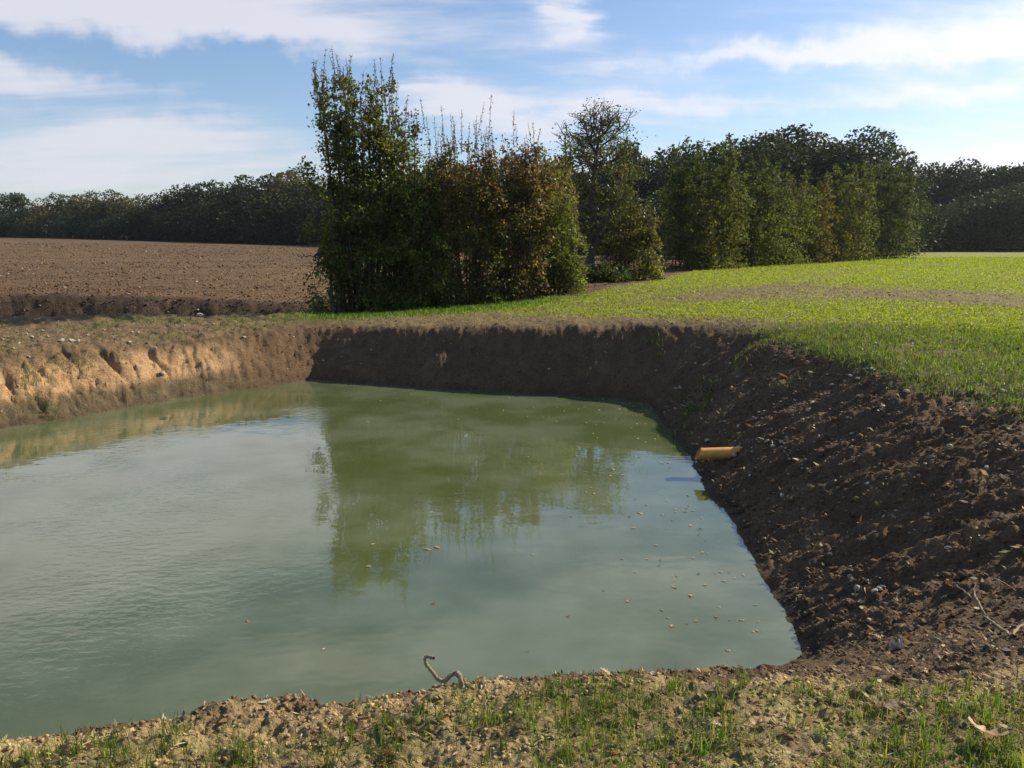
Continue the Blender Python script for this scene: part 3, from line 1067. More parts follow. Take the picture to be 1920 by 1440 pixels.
def gnarled_tree():
    rng = np.random.default_rng(31)
    Y = 27.2
    bx, _, _ = PD(1106, 520, Y)
    zb = float(ground_z(bx, Y)[0])
    root = empty('gnarled_tree', (bx, Y, zb - .05))
    tag(root, 'half bare gnarled tree with a pale forked trunk and spiky twigs against the sky', 'tree', 'hedgerow shrubs beyond the pond')
    sc = Y / F_PX

    def L(u, v, dy=0.0):
        return np.array([(u - 1106) * sc, dy, (522 - v) * sc])
    paths, tips = [], []

    def branch(p0, d, length, r, depth):
        n = 6
        pts = [p0]
        dd = d / np.linalg.norm(d)
        for i in range(n):
            dd = dd + rng.normal(size=3) * .2
            dd[2] += .05
            dd /= np.linalg.norm(dd)
            pts.append(pts[-1] + dd * length / n)
        pts = np.array(pts)
        paths.append((pts, np.linspace(r, r * .45, n + 1)))
        if depth == 0:
            tips.append(pts)
            return
        for k in range(6 if depth > 1 else 6):
            i = rng.integers(2, n + 1)
            nd = dd * .6 + rng.normal(size=3) * .75
            nd[2] = nd[2] * .7 + .25
            branch(pts[i], nd, length * (.5 + .2 * rng.random()), r * .5, depth - 1)
    trunk = np.array([L(1106, 522), L(1108, 470, .1), L(1112, 410), L(1108, 360, -.1), L(1112, 320), L(1116, 285, .1), L(1119, 250)])
    paths.append((trunk, np.array([.21, .15, .13, .11, .09, .06, .03])))
    fork = np.array([L(1110, 470), L(1122, 430, -.2), L(1140, 395, -.3), L(1155, 360, -.3), L(1160, 320, -.2)])
    paths.append((fork, np.array([.10, .085, .07, .055, .035])))
    for (u, v, du, dv, ln, r) in [(1112, 400, -40, -40, 1.3, .05), (1108, 360, -50, -60, 1.7, .06), (1112, 330, 45, -60, 1.6, .06), (1110, 310, -60, -70, 1.7, .055), (1116, 280, 40, -80, 1.4, .05),
                                  (1117, 265, -45, -80, 1.4, .05), (1120, 240, 30, -80, 1.1, .04), (1122, 220, 0, -80, .9, .035), (1158, 340, 20, -60, 1.1, .04), (1150, 375, 30, -30, 1.0, .04), (1121, 235, -25, -70, 1.0, .035),
                                  (1118, 262, 35, -40, 1.3, .04), (1114, 300, 55, -30, 1.3, .05)]:
        d = np.array([du, rng.normal() * 40, -dv], float)
        branch(L(1106 + (u - 1106) * .8, v + max(0, (330 - v) * .30)), d, ln * .82, r, 2)
    V, F = tubes(paths, 5)
    obj_np('trunk', V, F, mat_plain('pale_bark', (.10, .08, .06), .9, .2, .45, 18, .9), root, smooth=True)
    P = []
    for pts in tips:
        k = rng.integers(9, 25)
        i = rng.integers(1, len(pts), k)
        hz = pts[i][:, 2]
        keep = rng.random(k) < np.interp(hz, [2.0, 3.4, 4.4, 5.3], [1, .95, .65, .3])
        P.append((pts[i] + rng.normal(size=(k, 3)) * .09)[keep])
    P = np.vstack(P)
    # ivy in the middle of the crown and up the trunk
    iv = 15000
    t = rng.random(iv)
    cx = np.interp(t, [0, .3, 1], [0, .15, .15])
    P2 = np.stack([cx + rng.normal(size=iv) * .80 * np.interp(t, [0, .25, .7, 1], [.6, 1, 1.05, .6]), rng.normal(size=iv) * .5, 1.3 + t * 3.4], 1)
    g = fbm(P2[:, 0] * 1.8, P2[:, 2] * 1.8, 5, 3)
    P2 = P2[g > .02]
    P = np.vstack([P, P2])
    c = palette(len(P), DKGREEN + [(.09, .06, .035)], rng)
    V, F, C = leaf_quads(P, .07 * (.6 + .7 * rng.random(len(P))), .7, rng, col=c)
    obj_np('crown', V, F, M_LEAF, root, col=C)


gnarled_tree()


def far_tree_mesh(seed, H, W, n=5200, leaf=.42, pal=DKGREEN, lumps=34, low=.12):
    """a full-leaved woodland tree: trunk with limbs, and a crown of many leaf clumps"""
    rng = np.random.default_rng(seed)
    cen = []
    while len(cen) < lumps:
        p = rng.uniform(-1, 1, 3)
        if np.hypot(p[0], p[1]) ** 2 + p[2] ** 2 < 1:
            w = W * .40 * (.75 + .25 * rng.random()) / max(.35, math.sqrt(max(.05, 1 - p[2] ** 2))) * math.sqrt(max(0.0, 1 - max(p[2], 0) ** 2.4))
            cen.append((p[0] * w, p[1] * w, H * (low + .06 + (p[2] * .5 + .5) * (.83 - low))))
    cen = np.array(cen)
    rad = rng.uniform(.13, .21, lumps) * W * np.interp(cen[:, 2] / H, [0, .6, .95], [1.1, 1.0, .62])
    i = rng.integers(0, lumps, n)
    d = rng.normal(size=(n, 3))
    d /= np.linalg.norm(d, axis=1)[:, None]
    P = cen[i] + d * (rad[i] * (.72 + .36 * rng.random(n)))[:, None] * np.array([1, 1, .85])
    P = P[P[:, 2] > .05]
    n = len(P)
    c = palette(n, pal, rng, jit=.2)
    tone = rng.uniform(.65, 1.35, lumps)[i[:n]]
    c = c * tone[:, None]
    V, F, C = leaf_quads(P, leaf * (.5 + .9 * rng.random(n)), .8, rng, droop=.1, up=.6, col=c)
    crown = mesh_np('crown', V, F, C)
    crown.materials.append(M_FAR)
    paths = [(np.array([[0, 0, 0], [.05, 0, H * .25], [0, .1, H * .5], [.1, 0, H * .8]]), np.array([.35, .28, .2, .06]) * H / 14)]
    for k in range(7):
        j = rng.integers(lumps)
        z0 = H * rng.uniform(.2, .5)
        paths.append((np.array([[0, 0, z0], cen[j] * .5 + np.array([0, 0, z0 * .5]), cen[j]]), np.array([.12, .09, .03]) * H / 14))
    tv, tf = tubes(paths, 5)
    trunk = mesh_np('trunk', tv, tf, smooth=True)
    trunk.materials.append(M_BARK)
    return trunk, crown


def build_woods():
    rng = np.random.default_rng(5)
    FG = [(.022, .036, .014), (.032, .048, .017), (.050, .062, .021)]
    FB = [(.09, .085, .03), (.12, .095, .03), (.07, .075, .028)]
    kinds = [far_tree_mesh(100 + k, 14, 12 + (k % 3) * 1.2, pal=FG if k < 5 else FB, n=7500) for k in range(7)]
    bushes = [far_tree_mesh(150 + k, 14, 15, pal=FG if k < 5 else FB, n=7000, low=-.06, lumps=40) for k in range(7)]
    near_kinds = [far_tree_mesh(200 + k, 15, 13 + k % 2, pal=FG, n=19000, leaf=.30, lumps=60) for k in range(3)]

    def place(u, vtop, Y, kind, label, group, meshes=kinds, h0=14, wide=1.0, zoff=0.0):
        x, y, zt = PD(u, vtop, Y)
        zb = float(ground_z(x, y)[0]) + zoff
        s = max(.25, (zt - zb) / (h0 * .97))
        root = empty('woodland_tree', (x, y, zb - .1), rng.random() * 6.28)
        root.scale = (s * wide, s * wide, s)
        tag(root, label, 'tree', group)
        for nm, me in zip(('trunk', 'crown'), meshes[kind]):
            o = bpy.data.objects.new(nm, me)
            COL.objects.link(o)
            o.parent = root
    # left wood edge: skyline read off the photo
    sky_l = np.array([(-330, 352), (-160, 350), (-60, 356), (20, 362), (60, 378), (110, 354), (170, 360), (215, 352), (262, 358), (310, 362), (345, 345), (395, 332), (450, 322), (505, 309), (560, 318), (620, 325), (690, 318), (760, 322)])
    base_y = lambda u: np.interp(u, [-330, 0, 300, 580, 900, 1240], [215, 188, 165, 140, 112, 103])
    GL = 'trees along the edge of the wood behind the ploughed field'
    for i, (u, v) in enumerate(sky_l):
        Y = float(base_y(u)) + 6
        place(u, v + rng.uniform(-7, 6), Y, int(rng.integers(0, 5)) if rng.random() < .85 else 5, 'dark broad crowned tree in the wood edge behind the ploughed field', GL, wide=1.25)
    for i, u in enumerate(np.arange(-360, 800, 32)):
        v = np.interp(u, sky_l[:, 0], sky_l[:, 1])
        Y = float(base_y(u))
        k = int(rng.integers(0, 5))
        if 40 < u < 150 or 480 < u < 520:
            k = 5 + i % 2
        lab = 'yellowing smaller tree in front of the dark wood behind the ploughed field' if k >= 5 else 'lower dark tree at the foot of the wood behind the ploughed field'
        place(u + rng.uniform(-12, 12), v + (450 - v) * rng.uniform(.18, .6), Y - 3, k, lab, GL, wide=1.4, meshes=bushes, zoff=-1.2)
    # wood behind the hedgerow, centre
    GC = 'trees of the wood seen behind the hedgerow'
    for u, v in [(800, 300), (870, 292), (940, 290), (1000, 285), (1060, 290), (1130, 285), (1195, 262), (1245, 268), (1300, 272)]:
        place(u, v, float(base_y(u)) + 3, int(rng.integers(0, 5)), 'dark green tree rising behind the hedgerow and the gnarled tree', GC)
    for u in np.arange(820, 1420, 40):
        place(u, 360 + rng.uniform(-25, 25), float(base_y(u)) - 5, int(rng.integers(0, 5)), 'shaded lower tree at the foot of the wood behind the hedgerow', GC, wide=1.35, meshes=bushes, zoff=-.6)
    # big oaks behind the second hedgerow
    big = [(1345, 250, 82, 0, 'rounded green tree top just above the near end of the far hedgerow'),
           (1420, 252, 80, 1, 'dark oak at the left shoulder of the tallest oak'),
           (1482, 216, 84, 2, 'tallest oak with a broad domed crown above the far hedgerow'),
           (1545, 248, 82, 0, 'dark oak between the two tallest crowns above the far hedgerow'),
           (1604, 238, 80, 1, 'second tallest oak with a ragged crown above the right end of the hedgerow'),
           (1655, 300, 82, 2, 'smaller green oak sloping down at the right end of the oaks')]
    for u, v, Y, k, lab in big:
        place(u, v, Y, k, lab, 'big oaks behind the far hedgerow', near_kinds, 15, 1.3)
    for u in (1330, 1390, 1450, 1510, 1570, 1625, 1660):
        place(u, 345 + rng.uniform(-15, 15), 76, int(rng.integers(0, 5)), 'shaded young tree under the big oaks', 'young trees under the big oaks', wide=1.35, meshes=bushes)
    # right wood
    GR = 'trees along the edge of the wood behind the crop field'
    sky_r = [(1690, 312), (1725, 300), (1770, 298), (1805, 308), (1835, 294), (1875, 298), (1915, 303), (1960, 300), (2020, 296), (2100, 300), (2200, 296)]
    for u, v in sky_r:
        place(u, v, 112 - (u - 1690) * .02, int(rng.integers(0, 5)), 'hazy dark tree in the wood behind the crop field', GR)
    for u in np.arange(1680, 2220, 36):
        place(u + rng.uniform(-10, 10), 370 + rng.uniform(-40, 30), 101 - (u - 1680) * .012, int(rng.integers(0, 5)), 'lower dark tree at the foot of the wood behind the crop field', GR, wide=1.35, meshes=bushes, zoff=-.6)


build_woods()


# ------------------------------------------------------------------ grass, crop, clods, stones (uncountable cover)
def blades(name, x, y, h, w, col, rng, mat, lean=.5, segs=2):
    n = len(x)
    z = ground_z(x, y)
    az = rng.random(n) * 2 * math.pi
    face = rng.random(n) * 2 * math.pi
    ln = lean * rng.random(n)
    dx, dy = np.cos(az) * ln * h, np.sin(az) * ln * h
    fx, fy = np.cos(face) * w / 2, np.sin(face) * w / 2
    base = np.stack([x, y, z - .006], 1)
    side = np.stack([fx, fy, np.zeros(n)], 1)
    mid = base + np.stack([dx * .3, dy * .3, h * .6], 1)
    tip = base + np.stack([dx, dy, h * (1 - ln * .35)], 1)
    V = np.stack([base - side, base + side, mid + side * .8, mid - side * .8, tip + side * .08, tip - side * .08], 1).reshape(-1, 3)
    b = np.arange(n)[:, None] * 6
    F = np.stack([b + [0, 1, 2, 3], b + [3, 2, 4, 5]], 1).reshape(-1, 4)
    o = obj_np(name, V, F, mat, col=np.repeat(col, 6, 0))
    return o


GRASSC = [(.085, .14, .025), (.12, .17, .03), (.07, .11, .022), (.17, .17, .05)]


def mask_at(x, y):
    z, m = terrain(x, y, True)
    cm, field = crop_mask(x, y, m['side'], m['t'])
    return z, m, cm, grass_mask(x, y, m)


def build_cover():
    rng = np.random.default_rng(77)
    # --- near bank: tufts of young grass
    nt = 9500
    tx = rng.uniform(-3.2, 3.6, nt)
    ty = rng.uniform(1.2, 3.7, nt)
    z, m, cm, (gr, gv, gl, gn) = mask_at(tx, ty)
    k = rng.random(nt) < np.clip(gn * .62 + .04 * (m['t'] > .9), 0, 1)
    tx, ty = tx[k], ty[k]
    X, Yv, Hh = [], [], []
    for a, b in zip(tx, ty):
        nb = int(rng.integers(6, 28))
        s = rng.uniform(.008, .045)
        X.append(a + rng.normal(size=nb) * s)
        Yv.append(b + rng.normal(size=nb) * s)
        Hh.append(rng.uniform(.02, .11) * rng.uniform(.4, 1.1, nb))
    X, Yv, Hh = map(np.concatenate, (X, Yv, Hh))
    c = palette(len(X), GRASSC + GRASSC[:2] + [(.26, .21, .09)], rng)
    tag(blades('grass', X, Yv, Hh, rng.uniform(.0018, .004, len(X)), c, rng, M_GRASS, .9), 'tufts of young grass on the bare near bank', 'grass', None, 'stuff')
    # --- right rim and plateau
    n = 150000
    x = rng.uniform(2.4, 9.5, n)
    y = rng.uniform(4.0, 14.0, n)
    z, m, cm, (gr, gv, gl, gn) = mask_at(x, y)
    k = (rng.random(n) < gr * .9)
    x, y = x[k], y[k]
    c = palette(len(x), GRASSC + [(.16, .15, .05)], rng)
    tag(blades('grass', x, y, rng.uniform(.025, .085, len(x)), rng.uniform(.004, .009, len(x)), c, rng, M_GRASS, .9), 'thin short grass on the rim of the right bank', 'grass', None, 'stuff')
    # --- verge along the foot of the hedge
    n = 60000
    x = rng.uniform(-5.5, 4.5, n)
    y = rng.uniform(16.5, 23.5, n)
    z, m, cm, (gr, gv, gl, gn) = mask_at(x, y)
    k = rng.random(n) < gv * .9
    x, y = x[k], y[k]
    c = palette(len(x), [(.10, .18, .025), (.14, .20, .03), (.08, .14, .02)], rng)
    tag(blades('grass', x, y, rng.uniform(.04, .12, len(x)), rng.uniform(.008, .016, len(x)), c, rng, M_GRASS, .8), 'bright grass verge along the foot of the hedgerow', 'grass', None, 'stuff')
    # --- left strip
    n = 24000
    x = rng.uniform(-13, -3, n)
    y = rng.uniform(11, 20, n)
    z, m, cm, (gr, gv, gl, gn) = mask_at(x, y)
    k = rng.random(n) < gl * .8
    x, y = x[k], y[k]
    c = palette(len(x), GRASSC + [(.2, .16, .07)], rng)
    tag(blades('grass', x, y, rng.uniform(.03, .11, len(x)), rng.uniform(.006, .011, len(x)), c, rng, M_GRASS, .9), 'sparse grass on the left rim beside the ditch', 'grass', None, 'stuff')
    # --- tufts on the banks of the pond
    X, Yv, Hh = [], [], []
    spots = [PX(1300, 735, .35), PX(1310, 760, .35), PX(1285, 770, .3), PX(1330, 745, .4), PX(1395, 700, .7), PX(1415, 690, .75), PX(1560, 680, 1.1), PX(1545, 690, 1.1), PX(30, 690, .72), PX(55, 705, .66), PX(20, 680, .75), PX(170, 660, .85), PX(70, 700, .6),
             PX(130, 655, .9), PX(1230, 620, 1.1), PX(1295, 612, 1.15)]
    for a, b in spots:
        for q in range(4):
            nb = int(rng.integers(14, 40))
            aa, bb = a + rng.normal() * .2, b + rng.normal() * .2
            X.append(aa + rng.normal(size=nb) * .09)
            Yv.append(bb + rng.normal(size=nb) * .09)
            Hh.append(rng.uniform(.04, .14) * rng.uniform(.4, 1.1, nb))
    X, Yv, Hh = map(np.concatenate, (X, Yv, Hh))
    c = palette(len(X), GRASSC[:3] + [(.14, .13, .05)], rng)
    tag(blades('grass', X, Yv, Hh, rng.uniform(.005, .009, len(X)), c, rng, M_GRASS, 1.0), 'scattered grass tufts on the steep pond banks', 'grass', None, 'stuff')
    # --- crop seedlings
    n = 900000
    r = 6.5 * np.exp(rng.random(n) * math.log(70 / 6.5))
    th = np.radians(rng.uniform(-8, 42, n))
    x, y = r * np.sin(th), r * np.cos(th)
    z, m, cm, _ = mask_at(x, y)
    k = (rng.random(n) < cm * .5)
    x, y, z, r = x[k], y[k], z[k], r[k]
    P = np.stack([x, y, z + .006 + .012 * rng.random(len(x))], 1)
    c = palette(len(P), [(.25, .30, .03), (.29, .325, .033), (.20, .25, .03)], rng, jit=.13)
    ax = np.zeros_like(P)
    ax[:, 2] = .55
    V, F, C = leaf_quads(P, (.015 + .0008 * r) * (.6 + .8 * rng.random(len(P))), .7, rng, droop=0, up=.4, col=c, axis=ax)
    o = obj_np('crop_seedlings', V, F, M_CROP, col=C)
    tag(o, 'bright yellow green crop seedlings covering the field right of the pond', 'crop', None, 'stuff')


build_cover()


def lumps_mesh(P, size, rng, flat=.7, seedjit=.28):
    """many little angular stones/clods in one mesh"""
    t = (1 + 5 ** .5) / 2
    iv = np.array([(-1, t, 0), (1, t, 0), (-1, -t, 0), (1, -t, 0), (0, -1, t), (0, 1, t), (0, -1, -t), (0, 1, -t), (t, 0, -1), (t, 0, 1), (-t, 0, -1), (-t, 0, 1)]) / 1.9
    fc = np.array([(0, 11, 5), (0, 5, 1), (0, 1, 7), (0, 7, 10), (0, 10, 11), (1, 5, 9), (5, 11, 4), (11, 10, 2), (10, 7, 6), (7, 1, 8), (3, 9, 4), (3, 4, 2), (3, 2, 6), (3, 6, 8), (3, 8, 9), (4, 9, 5), (2, 4, 11), (6, 2, 10), (8, 6, 7), (9, 8, 1)])
    n = len(P)
    V = iv[None] * (1 + seedjit * rng.normal(size=(n, 12, 1)))
    an = rng.random(n) * 2 * math.pi
    ca, sa = np.cos(an)[:, None], np.sin(an)[:, None]
    sx = rng.uniform(.7, 1.4, (n, 1))
    vx, vy = V[..., 0] * sx, V[..., 1] / sx
    V = np.stack([vx * ca - vy * sa, vx * sa + vy * ca, V[..., 2] * flat], -1) * np.asarray(size)[:, None, None]
    V = V + P[:, None]
    F = (fc[None] + (np.arange(n) * 12)[:, None, None]).reshape(-1, 3)
    return V.reshape(-1, 3), F


def build_debris():
    rng = np.random.default_rng(88)
    # crumbs of earth on the banks and the near ground
    n = 120000
    x = np.concatenate([rng.uniform(-3, 4.2, 40000), rng.uniform(1.8, 5.0, 30000), rng.uniform(-12, 2.5, 12000), rng.uniform(-4, 13, 30000), rng.uniform(-4, 2.8, 8000)])
    y = np.concatenate([rng.uniform(1.4, 4.0, 40000), rng.uniform(4.0, 13.5, 30000), rng.uniform(11, 20, 12000), rng.uniform(9, 24, 30000), rng.uniform(12.8, 16.4, 8000)])
    z, m = terrain(x, y, True)
    pl = (np.arange(n) >= 82000) & (np.arange(n) < 112000)
    pr = np.where(y < 4, .35 + .5 * (m['n2'] > 0), np.where(x > 1.7, m['bank'] * .75, np.clip(m['bank'] * .6 + m['strip'] * .8 + m['ditch'], 0, 1)))
    pr = np.where(pl, (m['side'] < .2) * (m['t'] > .9) * .8, pr)
    k = (rng.random(n) < pr) & (m['d'] > .02)
    x, y, z = x[k], y[k], z[k]
    col, _, _ = ground_colour(x, y, z, {a: b[k] for a, b in m.items()})
    sz = np.where(y < 4, np.minimum(rng.gamma(1.5, .0026, len(x)) + .0015, .011), np.minimum(rng.gamma(1.1, .0042, len(x)) + .0025, .026))
    V, F = lumps_mesh(np.stack([x, y, z + sz * .25], 1), sz, rng, .75)
    cc = np.repeat(col * rng.uniform(.75, 1.5, (len(x), 1)), 12, 0)
    o = obj_np('clods', V, F, M_CLOD, col=cc)
    tag(o, 'crumbled clods of brown earth strewn over the pond banks', 'soil', None, 'stuff')
    # clods turned up by the plough
    n = 70000
    r = 19.5 * np.exp(rng.random(n) ** 1.25 * math.log(120 / 19.5))
    th = np.radians(rng.uniform(-42, 12, n))
    x, y = r * np.sin(th), r * np.cos(th)
    z, m = terrain(x, y, True)
    k = (m['side'] > .3) & (m['dl'] > .3) & (fbm(x * .6, y * .6, 98, 3) > -.25)
    x, y, z, r = x[k], y[k], z[k], r[k]
    col, _, _ = ground_colour(x, y, z, {a: b[k] for a, b in m.items()})
    sz = (np.minimum(rng.gamma(1.2, .008, len(x)) + .005, .05)) * (.6 + r / 55)
    V, F = lumps_mesh(np.stack([x, y, z + sz * .2], 1), sz, rng, .7)
    pale = (rng.random((len(x), 1)) < .05)
    cc = np.where(pale, np.array([[.34, .27, .19]]), col * rng.uniform(.7, 1.6, (len(x), 1)))
    o = obj_np('field_clods', V, F, M_CLOD, col=np.repeat(cc, 12, 0))
    tag(o, 'reddish brown clods and pale flints on the ploughed field', 'soil', None, 'stuff')
    # chalky grit on the banks
    n = 10500
    x = np.concatenate([rng.uniform(1.9, 5.0, 6000), rng.uniform(-13, 2.4, 4500)])
    y = np.concatenate([rng.uniform(3.6, 13.5, 6000), rng.uniform(10.5, 21, 4500)])
    z, m = terrain(x, y, True)
    cl = fbm(x * 1.1, y * 1.1, 99, 3)
    pr = np.where(x > 1.7, m['bank'] * (.10 + .5 * sstep(.1, .5, cl) + .6 * np.exp(-((x - 2.75) ** 2 + ((y - 9.2) / 1.3) ** 2) / .35)), .35 * m['strip'] + .12 * m['bank'] + .3 * m['ditch'] + .5 * m['far'] * m['bank'])
    k = (rng.random(n) < pr) & (m['d'] > .03)
    x, y, z = x[k], y[k], z[k]
    sz = np.minimum(rng.gamma(1.3, .0045, len(x)) + .004, .03)
    V, F = lumps_mesh(np.stack([x, y, z + sz * .4], 1), sz, rng, .7)
    cc = np.repeat(np.array([[.42, .37, .29]]) * rng.uniform(.25, 1.2, (len(x), 1)), 12, 0)
    o = obj_np('grit', V, F, M_CLOD, col=cc)
    tag(o, 'pale chalky grit scattered through the dark bank soil', 'gravel', None, 'stuff')
    # plant scraps and straw bits on the near bank and the right slope
    n = 17000
    x = np.concatenate([rng.uniform(-3, 3.6, 13000), rng.uniform(1.9, 5.0, 4000)])
    y = np.concatenate([rng.uniform(1.4, 3.8, 13000), rng.uniform(3.8, 12, 4000)])
    z, m = terrain(x, y, True)
    k = (m['d'] > .05) & (rng.random(n) < np.where(m['n1'] > -.1, 1, .4))
    x, y, z = x[k], y[k], z[k]
    P = np.stack([x, y, z + .004], 1)
    c = palette(len(P), [(.40, .31, .17), (.28, .20, .11), (.48, .40, .25), (.16, .10, .06)], rng)
    nn = len(P)
    L = rng.gamma(2.0, .006, nn) + .006
    L = np.where(y > 4, L * 1.8, L)
    ax = rng.normal(size=(nn, 3)) * np.array([1, 1, .25])
    V, F, C = leaf_quads(P, L * 1.2, .38, rng, droop=0, up=1.5, col=c, axis=ax * 2)
    o = obj_np('litter', V, F, M_LITTER, col=C)
    tag(o, 'small scraps of straw and dead leaf on the bare soil', 'litter', None, 'stuff')


build_debris()


def stone_mesh(seed):
    import bmesh
    rng = np.random.default_rng(seed)
    bm = bmesh.new()
    bmesh.ops.create_icosphere(bm, subdivisions=3, radius=1)
    # chip flat facets off a ball
    for k in range(13):
        d = rng.normal(size=3)
        d /= np.linalg.norm(d)
        lim = rng.uniform(.55, .85)
        for v in bm.verts:
            p = np.array(v.co)
            s = p @ d
            if s > lim:
                v.co = p - d * (s - lim)
    for v in bm.verts:
        v.co = (v.co.x * 1.25, v.co.y * .95, v.co.z * .68)
    me = bpy.data.meshes.new('stone')
    bm.to_mesh(me)
    bm.free()
    me.materials.append(M_STONE)
    return me


def build_stones():
    rng = np.random.default_rng(12)
    kinds = [stone_mesh(300 + k) for k in range(5)]
    SR = 'pale stones on the right bank'
    SL = 'pale stones on the left rim'
    px_r = [(1385, 840, 12), (1420, 826, 10), (1437, 829, 13), (1450, 838, 16), (1464, 830, 10), (1475, 822, 9), (1440, 806, 8), (1422, 800, 8), (1384, 800, 8), (1512, 862, 8), (1325, 829, 14), (1368, 826, 8), (1523, 757, 12), (1540, 741, 9), (1515, 770, 13), (1634, 694, 12), (1655, 699, 8),
            (1594, 706, 10), (1608, 712, 9), (1585, 716, 9), (1560, 722, 9), (1640, 880, 9), (1466, 930, 14), (1872, 846, 11), (1850, 878, 14), (1555, 1040, 10), (1610, 1105, 22), (1640, 1108, 18), (1655, 1104, 14), (1615, 1130, 14), (1630, 1165, 13), (1560, 1040, 9), (1268, 730, 10), (1275, 728, 12), (1290, 735, 8),
            (1700, 735, 14), (1880, 735, 16), (1912, 740, 13), (1480, 862, 8), (1410, 850, 8), (1505, 880, 7), (1680, 960, 9), (1760, 1080, 9), (1820, 1010, 8)]
    for i, (u, v, s) in enumerate(px_r):
        p = at_ground(u, v)
        o = bpy.data.objects.new('stone', kinds[i % 5])
        COL.objects.link(o)
        r = s / 2 / F_PX * p.y * .88
        o.location = p + Vector((0, 0, r * .35))
        o.scale = (r, r, r)
        o.rotation_euler = (rng.normal() * .3, rng.normal() * .3, rng.random() * 6)
        lab = 'pale stone lying on the dark right bank'
        if (u, v) in [(1420, 826), (1437, 829), (1450, 838), (1464, 830), (1475, 822), (1440, 806), (1480, 862), (1410, 850)]:
            lab = 'pale stone in the rubble beside the buried end of the orange pipe'
        if v > 1090 and s > 12:
            lab = 'large cream stone low on the near part of the right bank'
        tag(o, lab, 'stone', SR)
    px_l = [(375, 593, 11), (242, 643, 9), (116, 640, 9), (134, 641, 10), (147, 641, 7), (60, 633, 7), (35, 645, 7), (17, 634, 6), (5, 638, 6), (165, 630, 6), (80, 622, 6), (118, 617, 6), (458, 634, 7), (195, 620, 5), (260, 625, 5), (305, 703, 9), (55, 670, 6), (290, 652, 6), (400, 610, 5), (330, 612, 5), (25, 655, 6), (90, 632, 6), (50, 628, 5)]
    for i, (u, v, s) in enumerate(px_l):
        p = at_ground(u, v)
        o = bpy.data.objects.new('stone', kinds[i % 5])
        COL.objects.link(o)
        r = s / 2 / F_PX * p.y * 1.1
        o.location = p + Vector((0, 0, r * .4))
        o.scale = (r, r, r)
        o.rotation_euler = (rng.normal() * .3, rng.normal() * .3, rng.random() * 6)
        tag(o, 'bright white stone at the edge of the shaded ditch' if (u, v) == (375, 593) else 'pale stone on the left rim and bank', 'stone', SL)


build_stones()


# ------------------------------------------------------------------ drainage pipe
def build_pipe():
    Yp = 8.95
    a = np.array(PD(1303, 851, Yp))
    b = np.array(PD(1425, 846, Yp - .05))
    b[0] += .25
    rad, thick, sides, n = .064, .004, 40, 14
    ax = b - a
    L = np.linalg.norm(ax)
    ax /= L
    sdv = np.cross(ax, [0, 0, 1.0])
    sdv /= np.linalg.norm(sdv)
    up = np.cross(sdv, ax)
    V = []
    ang = np.linspace(0, 2 * math.pi, sides, endpoint=False)

    def ring(r, s):
        for t in ang:
            # mitred end: the mouth leans, longer below
            k = s if s > .05 else s + .032 + .0 + .030 * math.sin(t)
            V.append(a + ax * k + sdv * r * math.cos(t) + up * r * math.sin(t))
    ss = np.concatenate([[0.0, .012], np.linspace(.1, L, n - 2)])
    for s in ss:
        ring(rad, s)
    for s in ss[::-1]:
        ring(rad - thick, s)
    V = np.array(V)
    m = 2 * n
    F = []
    for i in range(m):
        for j in range(sides):
            F.append((i * sides + j, i * sides + (j + 1) % sides, ((i + 1) % m) * sides + (j + 1) % sides, ((i + 1) % m) * sides + j))
    mt = mat_plain('orange_plastic', (.70, .34, .07), .5, .45, .28, 9, .08)
    o = obj_np('drainage_pipe', V - a, np.array(F), mt, smooth=True, loc=a)
    tag(o, 'orange ochre plastic drainage pipe sticking out of the right bank over the water', 'pipe')


build_pipe()


# ------------------------------------------------------------------ twigs, leaves, scraps
def smooth_path(pts, n=6):
    pts = np.asarray(pts, float)
    t = np.arange(len(pts))
    tt = np.linspace(0, len(pts) - 1, (len(pts) - 1) * n + 1)
    out = []
    for q in tt:
        i = min(int(q), len(pts) - 2)
        f = q - i
        p0, p1, p2, p3 = pts[max(i - 1, 0)], pts[i], pts[i + 1], pts[min(i + 2, len(pts) - 1)]
        out.append(.5 * ((2 * p1) + (-p0 + p2) * f + (2 * p0 - 5 * p1 + 4 * p2 - p3) * f * f + (-p0 + 3 * p1 - 3 * p2 + p3) * f ** 3))
    return np.array(out)


def twig(name, label, cat, chains, mat, group=None, jit=.002, seed=1, sides=7):
    rng = np.random.default_rng(seed)
    o0 = np.asarray(chains[0][0][0], float)
    paths = []
    for pts, r0, r1 in chains:
        P = smooth_path(pts, 6)
        P = P + rng.normal(size=P.shape) * jit
        rad = np.linspace(r0, r1, len(P)) * (1 + .13 * rng.normal(size=len(P)))
        paths.append((P - o0, rad))
    V, F = tubes(paths, sides)
    o = obj_np(name, V, F, mat, smooth=True, loc=o0)
    tag(o, label, cat, group)
    return o


